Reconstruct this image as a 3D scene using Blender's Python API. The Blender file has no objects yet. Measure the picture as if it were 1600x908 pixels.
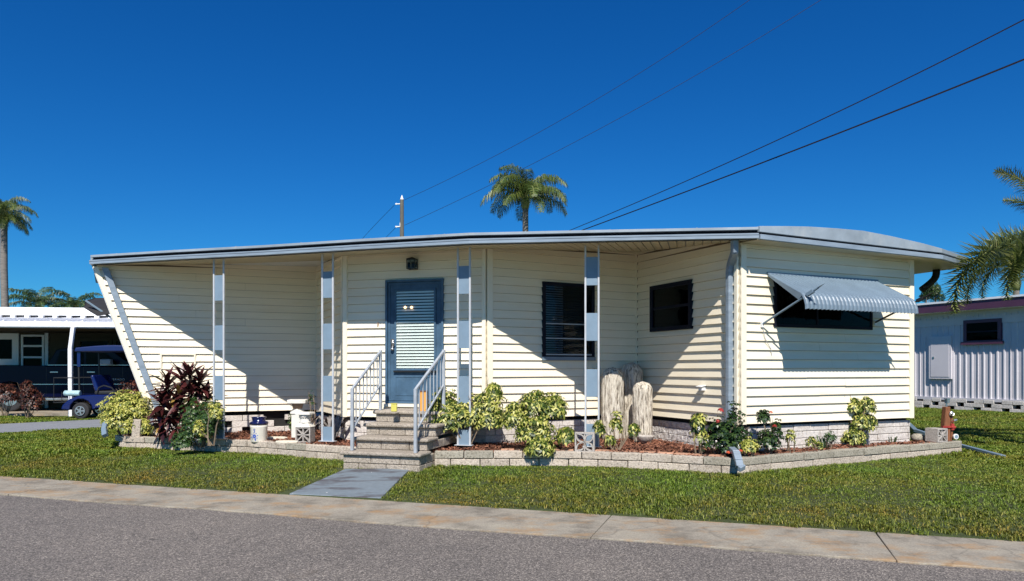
import bpy, math, random
import numpy as np
from mathutils import Vector, Matrix
random.seed(7); rng = np.random.default_rng(7)
SC = bpy.context.scene
COL = SC.collection
rad = math.radians
# ------------------------------------------------------------------ camera
EYE = 1.42; FPX = 1130.0; HOR = 577.0          # eye height, focal length and horizon (in px of the 1600 px photo)
cam = bpy.data.cameras.new('camera'); camo = bpy.data.objects.new('camera', cam); COL.objects.link(camo)
camo.location = (0, 0, EYE); camo.rotation_euler = (rad(90), 0, 0)
cam.sensor_width = 36; cam.lens = 36 * FPX / 1600; cam.shift_y = (HOR - 454) / 1600
cam.clip_start = .05; cam.clip_end = 3000
SC.camera = camo
# ------------------------------------------------------------------ world, sun
SUN_EL = 47.0
world = bpy.data.worlds.new('World'); SC.world = world; world.use_nodes = True
wn = world.node_tree; wn.nodes.clear()
sky = wn.nodes.new('ShaderNodeTexSky'); sky.sky_type = 'NISHITA'; sky.sun_disc = False
sky.sun_elevation = rad(SUN_EL); sky.sun_rotation = rad(180); sky.air_density = 1.0; sky.dust_density = .2; sky.ozone_density = 5.0
hs = wn.nodes.new('ShaderNodeHueSaturation'); hs.inputs['Saturation'].default_value = 1.3; hs.inputs['Value'].default_value = 1.0
bg = wn.nodes.new('ShaderNodeBackground'); bg.inputs['Strength'].default_value = .053
wo = wn.nodes.new('ShaderNodeOutputWorld')
wn.links.new(sky.outputs[0], hs.inputs['Color']); tn = wn.nodes.new('ShaderNodeMix'); tn.data_type = 'RGBA'; tn.blend_type = 'MULTIPLY'; tn.inputs[0].default_value = 1; tn.inputs[7].default_value = (.32, 1.03, 1.48, 1)
wn.links.new(hs.outputs[0], tn.inputs[6]); wn.links.new(tn.outputs[2], bg.inputs[0]); wn.links.new(bg.outputs[0], wo.inputs[0])
sl = bpy.data.lights.new('sun', 'SUN'); sl.energy = 5.0; sl.angle = rad(.5); sl.color = (1, .95, .885)
so = bpy.data.objects.new('sun', sl); COL.objects.link(so); so.rotation_euler = (rad(90 - SUN_EL), 0, rad(1)); so.location = (0, -20, 20)
SC.view_settings.view_transform = 'Standard'; SC.view_settings.look = 'None'
SC.view_settings.exposure = .36; SC.view_settings.gamma = 1

# ------------------------------------------------------------------ materials
def new_mat(name):
    m = bpy.data.materials.new(name); m.use_nodes = True
    nt = m.node_tree; b = nt.nodes['Principled BSDF']
    return m, nt, b
def coords(nt, scale=(1,1,1), kind='Object'):
    tc = nt.nodes.new('ShaderNodeTexCoord'); mp = nt.nodes.new('ShaderNodeMapping')
    mp.inputs['Scale'].default_value = scale
    nt.links.new(tc.outputs[kind], mp.inputs[0]); return mp.outputs[0]
def noise(nt, vec, scale, detail=4, rough=.6):
    n = nt.nodes.new('ShaderNodeTexNoise'); n.inputs['Scale'].default_value = scale
    n.inputs['Detail'].default_value = detail; n.inputs['Roughness'].default_value = rough
    nt.links.new(vec, n.inputs['Vector']); return n.outputs['Fac']
def ramp(nt, fac, stops):
    r = nt.nodes.new('ShaderNodeValToRGB'); e = r.color_ramp.elements
    while len(e) < len(stops): e.new(.5)
    for q, (p, c) in zip(e, stops): q.position = p; q.color = (*c, 1)
    nt.links.new(fac, r.inputs[0]); return r.outputs[0]
def mixc(nt, fac, a, b, mode='MIX'):
    m = nt.nodes.new('ShaderNodeMix'); m.data_type = 'RGBA'; m.blend_type = mode
    for sck, v in ((m.inputs[0], fac), (m.inputs[6], a), (m.inputs[7], b)):
        if hasattr(v, 'links') or isinstance(v, bpy.types.NodeSocket): nt.links.new(v, sck)
        elif isinstance(v, (tuple, list)): sck.default_value = (*v, 1)
        else: sck.default_value = v
    return m.outputs[2]
def bump(nt, b, h, dist, strength=.6):
    n = nt.nodes.new('ShaderNodeBump'); n.inputs['Distance'].default_value = dist; n.inputs['Strength'].default_value = strength
    nt.links.new(h, n.inputs['Height']); nt.links.new(n.outputs[0], b.inputs['Normal'])
def simple(name, col, rough=.6, var=.12, scale=3., metal=0., bmp=0., bscale=60., coat=0., spec=.5, sc3=(1,1,1), kind='Object', dirt=None, objvar=0.):
    m, nt, b = new_mat(name)
    v = coords(nt, sc3, kind)
    f = noise(nt, v, scale, 5)
    lo = tuple(c * (1 - var) for c in col); hi = tuple(min(1, c * (1 + var)) for c in col)
    c = ramp(nt, f, [(.3, lo), (.7, hi)])
    if dirt:
        f2 = noise(nt, v, scale * .6 + .7, 8, .7)
        k = ramp(nt, f2, [(.52, (0,0,0)), (.72, (1,1,1))])
        c = mixc(nt, k, c, dirt)
    if objvar:
        oi = nt.nodes.new('ShaderNodeObjectInfo')
        k = ramp(nt, oi.outputs['Random'], [(0, (1-objvar,)*3), (1, (1,1,1))])
        c = mixc(nt, 1.0, c, k, 'MULTIPLY')
    nt.links.new(c, b.inputs['Base Color'])
    b.inputs['Roughness'].default_value = rough; b.inputs['Metallic'].default_value = metal
    b.inputs['Coat Weight'].default_value = coat; b.inputs['Specular IOR Level'].default_value = spec
    if bmp: bump(nt, b, noise(nt, v, bscale, 6, .7), bmp)
    return m
def leafmat(name, stops, trans=.3, rough=.45, scale=None):
    m, nt, b = new_mat(name)
    g = nt.nodes.new('ShaderNodeNewGeometry')
    c = ramp(nt, g.outputs['Random Per Island'], stops)
    nt.links.new(c, b.inputs['Base Color']); b.inputs['Roughness'].default_value = rough
    t = nt.nodes.new('ShaderNodeBsdfTranslucent'); nt.links.new(c, t.inputs[0])
    mx = nt.nodes.new('ShaderNodeMixShader'); mx.inputs[0].default_value = trans
    out = nt.nodes['Material Output']
    nt.links.new(b.outputs[0], mx.inputs[1]); nt.links.new(t.outputs[0], mx.inputs[2]); nt.links.new(mx.outputs[0], out.inputs[0])
    return m
def glassmat(name, tint=(.75,.8,.82), ior=1.2):
    m, nt, b = new_mat(name); nt.nodes.remove(b)
    t = nt.nodes.new('ShaderNodeBsdfTransparent'); t.inputs[0].default_value = (*tint, 1)
    g = nt.nodes.new('ShaderNodeBsdfGlossy'); g.inputs['Roughness'].default_value = .02; g.inputs[0].default_value = (.9,.95,1,1)
    fr = nt.nodes.new('ShaderNodeFresnel'); fr.inputs[0].default_value = ior
    v = coords(nt); bn = nt.nodes.new('ShaderNodeBump'); bn.inputs['Distance'].default_value = .004
    nt.links.new(noise(nt, v, 3., 2), bn.inputs['Height']); nt.links.new(bn.outputs[0], g.inputs['Normal'])
    mx = nt.nodes.new('ShaderNodeMixShader')
    nt.links.new(fr.outputs[0], mx.inputs[0]); nt.links.new(t.outputs[0], mx.inputs[1]); nt.links.new(g.outputs[0], mx.inputs[2])
    nt.links.new(mx.outputs[0], nt.nodes['Material Output'].inputs[0]); return m
M = {}
M['siding'] = simple('cream vinyl siding', (.88,.785,.605), .42, .04, 1.2, bmp=.0006, bscale=25, sc3=(1,1,8), dirt=(.83,.72,.52), objvar=.04)
M['lapshade'] = simple('brown lap shade backing', (.16,.12,.08), .9, .1, 3.)  # shade under the laps put into the colour of the wall backing
M['trim'] = simple('cream trim', (.87,.785,.61), .4, .03, 2.)
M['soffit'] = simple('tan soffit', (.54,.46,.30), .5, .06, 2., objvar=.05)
M['white'] = simple('white paint', (.78,.78,.76), .4, .05, 4.)
M['bluegrey'] = simple('blue grey paint', (.155,.215,.27), .42, .1, 3., dirt=(.18,.24,.29))
M['panelblue'] = simple('pale blue post panel', (.18,.255,.325), .5, .09, 5., dirt=(.21,.28,.34))
M['doorblue'] = simple('blue door paint', (.062,.120,.185), .55, .25, 5., dirt=(.085,.15,.215), spec=.2)
M['gutter'] = simple('pale blue gutter', (.235,.29,.345), .4, .16, 2.5, sc3=(1,1,6), dirt=(.16,.21,.26))
M['roofedge'] = simple('weathered roof edge', (.27,.32,.36), .5, .2, 2., dirt=(.36,.39,.40))
M['roof'] = simple('white roof coating', (.7,.7,.68), .7, .1, 1.5)
M['barwhite'] = simple('grey white aluminium bar', (.48,.50,.52), .4, .1, 6.)
M['railpaint'] = simple('grey rail paint', (.37,.40,.43), .42, .1, 8., dirt=(.28,.30,.32))
M['awning'] = simple('blue aluminium awning', (.145,.20,.25), .45, .12, 3.)
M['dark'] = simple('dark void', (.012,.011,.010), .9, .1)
M['navyframe_gapshade'] = simple('dark window frame and gutter gap shade', (.008,.010,.020), .6, .2, spec=.15)
M['blind'] = simple('pale blind slat', (.75,.77,.74), .5, .05)
M['blindd'] = simple('grey blind slat', (.22,.24,.28), .5, .1)
M['curtain'] = simple('tan curtain', (.12,.09,.05), .8, .2, 6.)
M['glass'] = glassmat('window glass')
M['glassdark'] = glassmat('tinted glass', (.3,.33,.35), 1.12)
M['glassclear'] = glassmat('clear glass', (.95,.97,.96), 1.28)
M['silver'] = simple('silver metal', (.6,.6,.6), .25, .1, metal=.9)
M['black'] = simple('black metal', (.015,.015,.016), .45, .2)
def blockmat(name, a, b_, speck=(.12,.11,.10), sc=45., objvar=.12):
    m, nt, b = new_mat(name)
    v = coords(nt)
    f = noise(nt, v, sc, 8, .75); c = ramp(nt, f, [(.36, speck), (.47, a), (.62, b_)])
    f2 = noise(nt, v, 3.2, 6, .7); k = ramp(nt, f2, [(.5, (1,1,1)), (.78, (.66,.64,.6))])
    c = mixc(nt, 1.0, c, k, 'MULTIPLY')
    oi = nt.nodes.new('ShaderNodeObjectInfo'); k2 = ramp(nt, oi.outputs['Random'], [(0, (1-objvar,)*3), (1, (1,1,1))])
    c = mixc(nt, 1.0, c, k2, 'MULTIPLY')
    nt.links.new(c, b.inputs['Base Color']); b.inputs['Roughness'].default_value = .9
    bump(nt, b, f, .012, .8); return m
M['block'] = blockmat('split face garden block', (.53,.45,.36), (.70,.61,.50), (.20,.17,.14), objvar=.22)
M['blockold'] = blockmat('weathered garden block', (.34,.31,.24), (.46,.42,.34), (.10,.09,.07))
M['skirt'] = blockmat('whitewashed skirting block', (.62,.57,.52), (.74,.69,.63), (.42,.38,.34), 30., .08)
M['step'] = blockmat('grey step block', (.35,.30,.24), (.52,.455,.37), (.09,.075,.06), 55.)
M['breeze'] = blockmat('grey breeze block', (.44,.40,.36), (.54,.5,.45), (.3,.27,.24), 40.)
M['pinkpaver'] = simple('terracotta paver', (.50,.27,.17), .85, .25, 7., bmp=.003, objvar=.2)
M['stone'] = simple('cream stepping stone', (.66,.60,.48), .85, .12, 9., bmp=.004)
M['ceramic'] = simple('cream glazed ceramic', (.74,.70,.60), .2, .03, 4., coat=.4)
M['cobalt'] = simple('cobalt glaze', (.006,.008,.05), .12, .2, coat=.5)
M['motif'] = simple('blue floral print', (.04,.10,.42), .3, .2)
M['plaster'] = simple('white plaster', (.72,.69,.62), .7, .1, 8., bmp=.002, dirt=(.5,.45,.36))
M['bark'] = simple('palm bark', (.20,.18,.16), .9, .3, 4., bmp=.02, bscale=14, sc3=(1,1,5))
M['stem'] = simple('woody stem', (.20,.15,.10), .85, .3, 14.)
M['wood'] = simple('weathered brown timber', (.20,.075,.03), .75, .4, 5., bmp=.004, sc3=(14,14,1.5))
M['woodpole'] = simple('utility pole timber', (.12,.115,.095), .9, .3, 3., sc3=(8,8,1))
M['wire'] = simple('black cable', (.012,.006,.012), .7, .1)
M['redpaint'] = simple('red valve paint', (.35,.04,.03), .5, .3, 20.)
M['tyre'] = simple('tyre rubber', (.02,.02,.022), .8, .2)
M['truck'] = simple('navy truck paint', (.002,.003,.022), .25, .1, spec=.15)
M['cart'] = simple('blue cart paint', (.003,.010,.085), .25, .1, coat=.3)
M['cartroof'] = simple('blue cart roof', (.006,.018,.09), .4, .1)
M['teal'] = simple('pale teal cushion', (.35,.52,.56), .6, .25, 18.)
M['shirt_text'] = simple('chrome lettering', (.55,.55,.55), .3, .05)
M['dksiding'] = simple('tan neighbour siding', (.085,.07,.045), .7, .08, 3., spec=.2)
M['nwhite'] = simple('white neighbour trim', (.80,.81,.82), .4, .03, 3.)
M['nroof'] = simple('white aluminium roof pan', (.82,.82,.82), .45, .04, 3.)
M['lavender'] = simple('lavender metal wall', (.60,.575,.60), .5, .04, 1.5, dirt=(.54,.52,.55))
M['purple'] = simple('plum fascia paint', (.085,.032,.065), .45, .12, 3.)
M['brownconc'] = simple('brown concrete', (.3,.2,.14), .9, .2, 8.)
M['amber'] = simple('amber glass', (.75,.36,.09), .15, .1, coat=.4)
M['yellowglass'] = simple('yellow glass', (.62,.56,.12), .12, .1, coat=.5)
M['cactus'] = None
def cactusmat():
    m, nt, b = new_mat('pale furrowed cactus skin')
    v = coords(nt, (1,1,.16)); f = noise(nt, v, 40, 8, .75)
    c = ramp(nt, f, [(.40, (.10,.08,.06)), (.47, (.50,.44,.35)), (.60, (.74,.69,.58))])
    nt.links.new(c, b.inputs['Base Color']); b.inputs['Roughness'].default_value = .95
    bump(nt, b, f, .03, .8); return m
M['cactus'] = cactusmat()
def wavyskirt():
    m, nt, b = new_mat('rough painted rubble')
    v = coords(nt); f = noise(nt, v, 16, 5, .6)
    c = ramp(nt, f, [(.35, (.42,.38,.35)), (.5, (.66,.62,.58)), (.7, (.74,.7,.66))])
    nt.links.new(c, b.inputs['Base Color']); b.inputs['Roughness'].default_value = .9; bump(nt, b, f, .04, 1.); return m
M['rubble'] = wavyskirt()
def asphalt():
    m, nt, b = new_mat('aged asphalt')
    v = coords(nt)
    vo = nt.nodes.new('ShaderNodeTexVoronoi'); vo.inputs['Scale'].default_value = 120; nt.links.new(v, vo.inputs['Vector'])
    hv = nt.nodes.new('ShaderNodeSeparateColor'); nt.links.new(vo.outputs['Color'], hv.inputs[0])
    c = ramp(nt, hv.outputs[0], [(0, (.06,.054,.048)), (.35, (.125,.113,.102)), (.75, (.19,.171,.154)), (.96, (.38,.345,.30))])
    big = noise(nt, v, .55, 6, .65); k = ramp(nt, big, [(.35, (.80,.78,.77)), (.65, (1.06,1.02,.98))])
    c = mixc(nt, 1.0, c, k, 'MULTIPLY')
    f3 = noise(nt, coords(nt, (1.2,.8,1)), .9, 7, .7); k3 = ramp(nt, f3, [(.62, (0,0,0)), (.8, (.45,.45,.45))])
    c = mixc(nt, k3, c, (.22,.165,.11))
    vc = nt.nodes.new('ShaderNodeTexVoronoi'); vc.feature = 'DISTANCE_TO_EDGE'; vc.inputs['Scale'].default_value = .38
    nz = nt.nodes.new('ShaderNodeTexNoise'); nz.inputs['Scale'].default_value = 2.2; nz.inputs['Detail'].default_value = 7; nt.links.new(v, nz.inputs['Vector'])
    sc_ = nt.nodes.new('ShaderNodeVectorMath'); sc_.operation = 'SCALE'; sc_.inputs['Scale'].default_value = .5; nt.links.new(nz.outputs['Color'], sc_.inputs[0])
    wv = nt.nodes.new('ShaderNodeVectorMath'); wv.operation = 'ADD'; nt.links.new(v, wv.inputs[0]); nt.links.new(sc_.outputs[0], wv.inputs[1]); nt.links.new(wv.outputs[0], vc.inputs['Vector'])
    ck = ramp(nt, vc.outputs['Distance'], [(.0, (.55,.55,.55)), (.004, (1,1,1))]); c = mixc(nt, .55, c, ck, 'MULTIPLY')
    sp = ramp(nt, noise(nt, v, 5.5, 3, .5), [(.24, (.6,.6,.6)), (.29, (1,1,1))]); c = mixc(nt, 1.0, c, sp, 'MULTIPLY')
    nt.links.new(c, b.inputs['Base Color']); b.inputs['Roughness'].default_value = .85
    bump(nt, b, vo.outputs['Distance'], .006, .7); return m
M['asphalt'] = asphalt()
def concrete():
    m, nt, b = new_mat('stained kerb concrete')
    v = coords(nt)
    f = noise(nt, v, 60, 8, .7); c = ramp(nt, f, [(.3, (.21,.19,.155)), (.7, (.39,.355,.29))])
    f1 = noise(nt, v, 2.4, 7, .7); k1 = ramp(nt, f1, [(.36, (.55,.53,.5)), (.5,(.9,.88,.85)), (.66, (1.1,1.08,1.02))]); c = mixc(nt, 1.0, c, k1, 'MULTIPLY')
    f2 = noise(nt, coords(nt, (1,1.6,1)), 1.7, 9, .72); k2 = ramp(nt, f2, [(.50, (0,0,0)), (.64, (.68,.68,.68))]); c = mixc(nt, k2, c, (.34,.19,.07))
    nt.links.new(c, b.inputs['Base Color']); b.inputs['Roughness'].default_value = .9; 
    vc = nt.nodes.new('ShaderNodeTexVoronoi'); vc.feature = 'DISTANCE_TO_EDGE'; vc.inputs['Scale'].default_value = .55
    wv = nt.nodes.new('ShaderNodeVectorMath'); wv.operation = 'ADD'; nz = nt.nodes.new('ShaderNodeTexNoise'); nz.inputs['Scale'].default_value = 3; nz.inputs['Detail'].default_value = 6; nt.links.new(v, nz.inputs['Vector'])
    sc_ = nt.nodes.new('ShaderNodeVectorMath'); sc_.operation = 'SCALE'; sc_.inputs['Scale'].default_value = .25; nt.links.new(nz.outputs['Color'], sc_.inputs[0]); nt.links.new(v, wv.inputs[0]); nt.links.new(sc_.outputs[0], wv.inputs[1]); nt.links.new(wv.outputs[0], vc.inputs['Vector'])
    kc_ = ramp(nt, vc.outputs['Distance'], [(.0, (.35,.35,.35)), (.006, (1,1,1))]); c = mixc(nt, .45, c, kc_, 'MULTIPLY')
    nt.links.new(c, b.inputs['Base Color'])
    bump(nt, b, f, .003, .5); return m
M['concrete'] = concrete()
def bluepath(name='blue painted concrete', base=(.165,.20,.225), stain=(.06,.05,.055), amt=.85, lo=.50):
    m, nt, b = new_mat(name)
    v = coords(nt); f = noise(nt, v, 14, 7, .7); c = ramp(nt, f, [(.3, tuple(q*.85 for q in base)), (.7, tuple(q*1.1 for q in base))])
    mp = nt.nodes.new('ShaderNodeMapping'); mp.inputs['Rotation'].default_value = (0,0,rad(-35)); mp.inputs['Scale'].default_value = (.9,2.6,1); nt.links.new(v, mp.inputs[0])
    f2 = noise(nt, mp.outputs[0], 1.6, 6, .65); k = ramp(nt, f2, [(lo, (0,0,0)), (lo+.12, (amt,)*3)]); c = mixc(nt, k, c, stain)
    f3 = noise(nt, v, 9, 3); k3 = ramp(nt, f3, [(.74, (0,0,0)), (.76, (1,1,1))]); c = mixc(nt, k3, c, (.6,.6,.58))
    nt.links.new(c, b.inputs['Base Color']); b.inputs['Roughness'].default_value = .7; return m
M['bluepath'] = bluepath(); M['drive'] = bluepath('grey blue driveway', (.23,.24,.255), (.16,.165,.175), .5, .5)
def soil(name, stops, sc, bd=.02):
    m, nt, b = new_mat(name); v = coords(nt); f = noise(nt, v, sc, 8, .75); c = ramp(nt, f, stops)
    nt.links.new(c, b.inputs['Base Color']); b.inputs['Roughness'].default_value = .95; bump(nt, b, f, bd, 1.); return m
M['mulch'] = soil('red brown mulch ground', [(.35, (.04,.018,.011)), (.55, (.15,.062,.035)), (.7, (.26,.12,.07))], 40)
M['chip'] = leafmat('mulch chips', [(0, (.06,.022,.014)), (.5, (.19,.07,.038)), (1, (.34,.15,.085))], 0., .9)
def groundmat():
    m, nt, b = new_mat('turf ground'); v = coords(nt)
    f = noise(nt, v, 30, 8, .75); c = ramp(nt, f, [(.35, (.035,.045,.012)), (.65, (.07,.10,.022))])
    f2 = noise(nt, v, .6, 5); k = ramp(nt, f2, [(.4, (1,1,1)), (.7, (1.0,.82,.6))]); c = mixc(nt, 1., c, k, 'MULTIPLY')
    nt.links.new(c, b.inputs['Base Color']); b.inputs['Roughness'].default_value = .95; bump(nt, b, f, .03, 1.); return m
M['ground'] = groundmat()
def grassmat():
    m, nt, b = new_mat('turf blades')
    g = nt.nodes.new('ShaderNodeNewGeometry'); c = ramp(nt, g.outputs['Random Per Island'], [(0, (.055,.085,.010)), (.4, (.105,.15,.016)), (.85, (.185,.23,.033)), (1, (.34,.33,.11))])
    v = coords(nt); vd = nt.nodes.new('ShaderNodeVectorMath'); vd.operation = 'DOT_PRODUCT'; vd.inputs[1].default_value = (.3125, .95, 0); nt.links.new(v, vd.inputs[0])
    mr = nt.nodes.new('ShaderNodeMapRange'); mr.inputs[1].default_value = 6.95; mr.inputs[2].default_value = 9.0; nt.links.new(vd.outputs['Value'], mr.inputs[0])
    nw = noise(nt, v, 1.6, 5, .6); ad = nt.nodes.new('ShaderNodeMath'); ad.operation = 'MULTIPLY_ADD'; ad.inputs[1].default_value = 1.1; ad.inputs[2].default_value = -.55; nt.links.new(nw, ad.inputs[0]); a2 = nt.nodes.new('ShaderNodeMath'); a2.operation = 'ADD'; nt.links.new(ad.outputs[0], a2.inputs[0]); nt.links.new(mr.outputs[0], a2.inputs[1])
    kw = ramp(nt, a2.outputs[0], [(.1, (1.12,.95,.85)), (.75, (1.06,1.10,.82))]); c = mixc(nt, 1., c, kw, 'MULTIPLY')
    f2 = noise(nt, v, .9, 6, .7); k = ramp(nt, f2, [(.36, (.95,1.15,.8)), (.5, (1.12,1.08,.9)), (.66, (1.45,1.0,.85))]); c = mixc(nt, 1., c, k, 'MULTIPLY')
    nt.links.new(c, b.inputs['Base Color']); b.inputs['Roughness'].default_value = .6
    t = nt.nodes.new('ShaderNodeBsdfTranslucent'); nt.links.new(c, t.inputs[0]); mx = nt.nodes.new('ShaderNodeMixShader'); mx.inputs[0].default_value = .3
    nt.links.new(b.outputs[0], mx.inputs[1]); nt.links.new(t.outputs[0], mx.inputs[2]); nt.links.new(mx.outputs[0], nt.nodes['Material Output'].inputs[0]); return m
M['grass'] = grassmat()
M['varieg'] = leafmat('variegated leaves', [(0, (.018,.04,.008)), (.36, (.07,.12,.015)), (.58, (.27,.30,.05)), (.85, (.56,.53,.13)), (1, (.72,.68,.26))], .25)
M['varieg2'] = leafmat('brighter variegated leaves', [(0, (.06,.10,.015)), (.3, (.22,.26,.04)), (.65, (.48,.46,.09)), (1, (.68,.64,.2))], .25)
M['green'] = leafmat('green leaves', [(0, (.015,.04,.012)), (.5, (.035,.085,.02)), (.9, (.07,.14,.03)), (1, (.2,.24,.05))], .25)
M['ixora'] = leafmat('glossy dark leaves', [(0, (.008,.022,.01)), (.6, (.022,.05,.014)), (1, (.07,.12,.03))], .15, .25)
M['redflower'] = leafmat('red flowers', [(0, (.30,.012,.012)), (1, (.6,.05,.035))], .2)
M['orangeflower'] = leafmat('orange red flowers', [(0, (.6,.06,.03)), (1, (.75,.18,.06))], .2)
M['ti'] = simple('maroon strap leaf', (.085,.020,.020), .35, .4, 6., objvar=.6)
M['tigold'] = simple('yellowing strap leaf', (.36,.22,.04), .45, .4, 6., objvar=.4)
M['palm'] = leafmat('queen palm leaflets', [(0, (.05,.085,.02)), (.6, (.115,.175,.035)), (1, (.28,.29,.07))], .25)
M['palmfar'] = leafmat('far palm leaflets', [(0, (.03,.06,.025)), (.6, (.06,.11,.04)), (1, (.12,.18,.06))], .25)
M['foxtail'] = leafmat('foxtail palm leaflets', [(0, (.06,.085,.02)), (.5, (.15,.19,.045)), (.9, (.30,.33,.11)), (1, (.50,.48,.2))], .3)
M['rachis'] = simple('palm rachis', (.20,.22,.08), .6, .2)
M['croton'] = leafmat('copper croton leaves', [(0, (.015,.006,.005)), (.6, (.06,.018,.012)), (.93, (.16,.05,.03)), (1, (.5,.2,.12))], .3)
M['deadleaf'] = simple('grey withered leaf', (.20,.18,.165), .9, .6, 12., bmp=.004)
M['tree'] = leafmat('tree leaves', [(0, (.02,.045,.012)), (1, (.08,.13,.03))], .25)
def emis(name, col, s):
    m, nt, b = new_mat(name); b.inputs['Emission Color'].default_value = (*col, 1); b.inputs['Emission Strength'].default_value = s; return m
M['reflected_glow'] = emis('lit bulb', (1, .62, .3), 2.5)  # emission imitating warm reflections on glass

# ------------------------------------------------------------------ mesh + object helpers
class MB:
    def __init__(s): s.v = []; s.f = []; s.m = []
    def add(s, vs, fs, mi=0):
        o = len(s.v); s.v += [tuple(p) for p in vs]; s.f += [tuple(i + o for i in f) for f in fs]; s.m += [mi] * len(fs)
    def hexa(s, p, mi=0):   # 8 points: bottom 4 then top 4
        s.add(p, [(0,3,2,1),(4,5,6,7),(0,1,5,4),(1,2,6,5),(2,3,7,6),(3,0,4,7)], mi)
    def box(s, c, h, R=None, mi=0):   # centre, half sizes, rotation matrix
        ps = []
        for z in (-1, 1):
            for x, y in ((-1,-1),(1,-1),(1,1),(-1,1)):
                q = Vector((x*h[0], y*h[1], z*h[2])); q = R @ q if R else q
                ps.append(q + Vector(c))
        s.hexa(ps, mi)
    def prism(s, poly, off, mi=0):   # poly of 3d points extruded by vector off
        n = len(poly); off = Vector(off); a = [Vector(p) for p in poly]
        s.add(a + [p + off for p in a], [tuple(range(n))[::-1], tuple(range(n, 2*n))] + [(i, (i+1)%n, n+(i+1)%n, n+i) for i in range(n)], mi)
    def tube(s, pts, r, n=6, mi=0, cap=True):
        pts = [Vector(p) for p in pts]; N = len(pts); rs = r if isinstance(r, (list, tuple)) else [r]*N
        vs = []; up = Vector((0,0,1)); a = None
        for i, p in enumerate(pts):
            d = (pts[min(i+1, N-1)] - pts[max(i-1, 0)]).normalized()
            a = d.cross(up if abs(d.z) < .95 else Vector((1,0,0))) if a is None else a - d*a.dot(d)
            a = a.normalized(); b = d.cross(a)
            for k in range(n):
                t = 2*math.pi*(k+.5)/n; vs.append(p + (a*math.cos(t) + b*math.sin(t))*rs[i])
        fs = [(i*n+k, i*n+(k+1)%n, (i+1)*n+(k+1)%n, (i+1)*n+k) for i in range(N-1) for k in range(n)]
        if cap: fs += [tuple(range(n))[::-1], tuple(range((N-1)*n, N*n))]
        s.add(vs, fs, mi)
    def bar(s, a, b, w, d=None, mi=0, side=None):  # rectangular bar from a to b, w across 'side', d the other way
        a = Vector(a); b = Vector(b); d = d or w; t = (b-a).normalized()
        sd = Vector(side) if side else (t.cross(Vector((0,0,1))) if abs(t.z) < .95 else Vector((1,0,0)))
        sd = (sd - t*sd.dot(t)).normalized(); u = t.cross(sd)
        q = [(-1,-1),(1,-1),(1,1),(-1,1)]
        s.hexa([a + sd*x*w/2 + u*y*d/2 for x, y in q] + [b + sd*x*w/2 + u*y*d/2 for x, y in q], mi)
    def lathe(s, c, prof, n=20, mi=0):
        c = Vector(c); vs = [c + Vector((r*math.cos(2*math.pi*k/n), r*math.sin(2*math.pi*k/n), z)) for r, z in prof for k in range(n)]
        N = len(prof); fs = [(i*n+k, i*n+(k+1)%n, (i+1)*n+(k+1)%n, (i+1)*n+k) for i in range(N-1) for k in range(n)]
        fs += [tuple(range(n))[::-1], tuple(range((N-1)*n, N*n))]
        s.add(vs, fs, mi)
    def mesh(s, name, mats, smooth=False):
        me = bpy.data.meshes.new(name); me.from_pydata(s.v, [], s.f)
        for m in (mats if isinstance(mats, (list, tuple)) else [mats]): me.materials.append(M[m])
        if any(s.m): me.polygons.foreach_set('material_index', s.m)
        if smooth: me.polygons.foreach_set('use_smooth', [True]*len(me.polygons))
        me.update(); return me
    def build(s, name, mats, parent=None, smooth=False, loc=None):
        o = bpy.data.objects.new(name, s.mesh(name, mats, smooth)); COL.objects.link(o)
        if parent: o.parent = parent
        if loc: o.location = loc
        return o
def bevel(o, w=.006, seg=2):
    b = o.modifiers.new('bevel', 'BEVEL'); b.width = w; b.segments = seg; b.limit_method = 'ANGLE'; return o
def tag(o, label=None, cat=None, group=None, kind=None):
    for k, v in (('label', label), ('category', cat), ('group', group), ('kind', kind)):
        if v: o[k] = v
    return o
def thing(name, label, cat, loc=(0,0,0), rz=0., group=None):
    o = bpy.data.objects.new(name, None); COL.objects.link(o); o.location = loc; o.rotation_euler = (0,0,rz); o.empty_display_size = .2
    return tag(o, label, cat, group)
def inst(name, me, parent, M4=None):
    o = bpy.data.objects.new(name, me); COL.objects.link(o); o.parent = parent
    if M4 is not None: o.matrix_local = M4
    return o
def fastmesh(name, V, F, mat, parent=None):     # numpy verts (n,3), faces (m,k)
    me = bpy.data.meshes.new(name); V = np.asarray(V, np.float32); F = np.asarray(F, np.int32); k = F.shape[1]
    me.vertices.add(len(V)); me.vertices.foreach_set('co', V.ravel())
    me.loops.add(F.size); me.loops.foreach_set('vertex_index', F.ravel())
    me.polygons.add(len(F)); me.polygons.foreach_set('loop_start', np.arange(0, F.size, k, dtype=np.int32)); me.polygons.foreach_set('loop_total', np.full(len(F), k, np.int32))
    me.materials.append(M[mat]); me.update(calc_edges=True)
    o = bpy.data.objects.new(name, me); COL.objects.link(o)
    if parent: o.parent = parent
    return o
def K(px, k, z): return Vector(((px-800)*k, FPX*k, z))
def G(px, py, z=0.):
    k = (EYE - z)/(py - HOR); return K(px, k, z)
def ZK(py, k): return EYE + (HOR - py)*k

# ------------------------------------------------------------------ ground
KA = G(0,745); KB = G(1600,847); KD = (KB-KA).normalized(); KN = Vector((-KD.y, KD.x, 0))   # kerb line, pointing right; KN away from camera
def kd(x, y): return (x-KA.x)*KN.x + (y-KA.y)*KN.y
def gz(x, y):
    d = kd(x, y); return .02 + .05*min(max(d, 0), 2) + .003*max(0, min(d, 14)-2)
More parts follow.
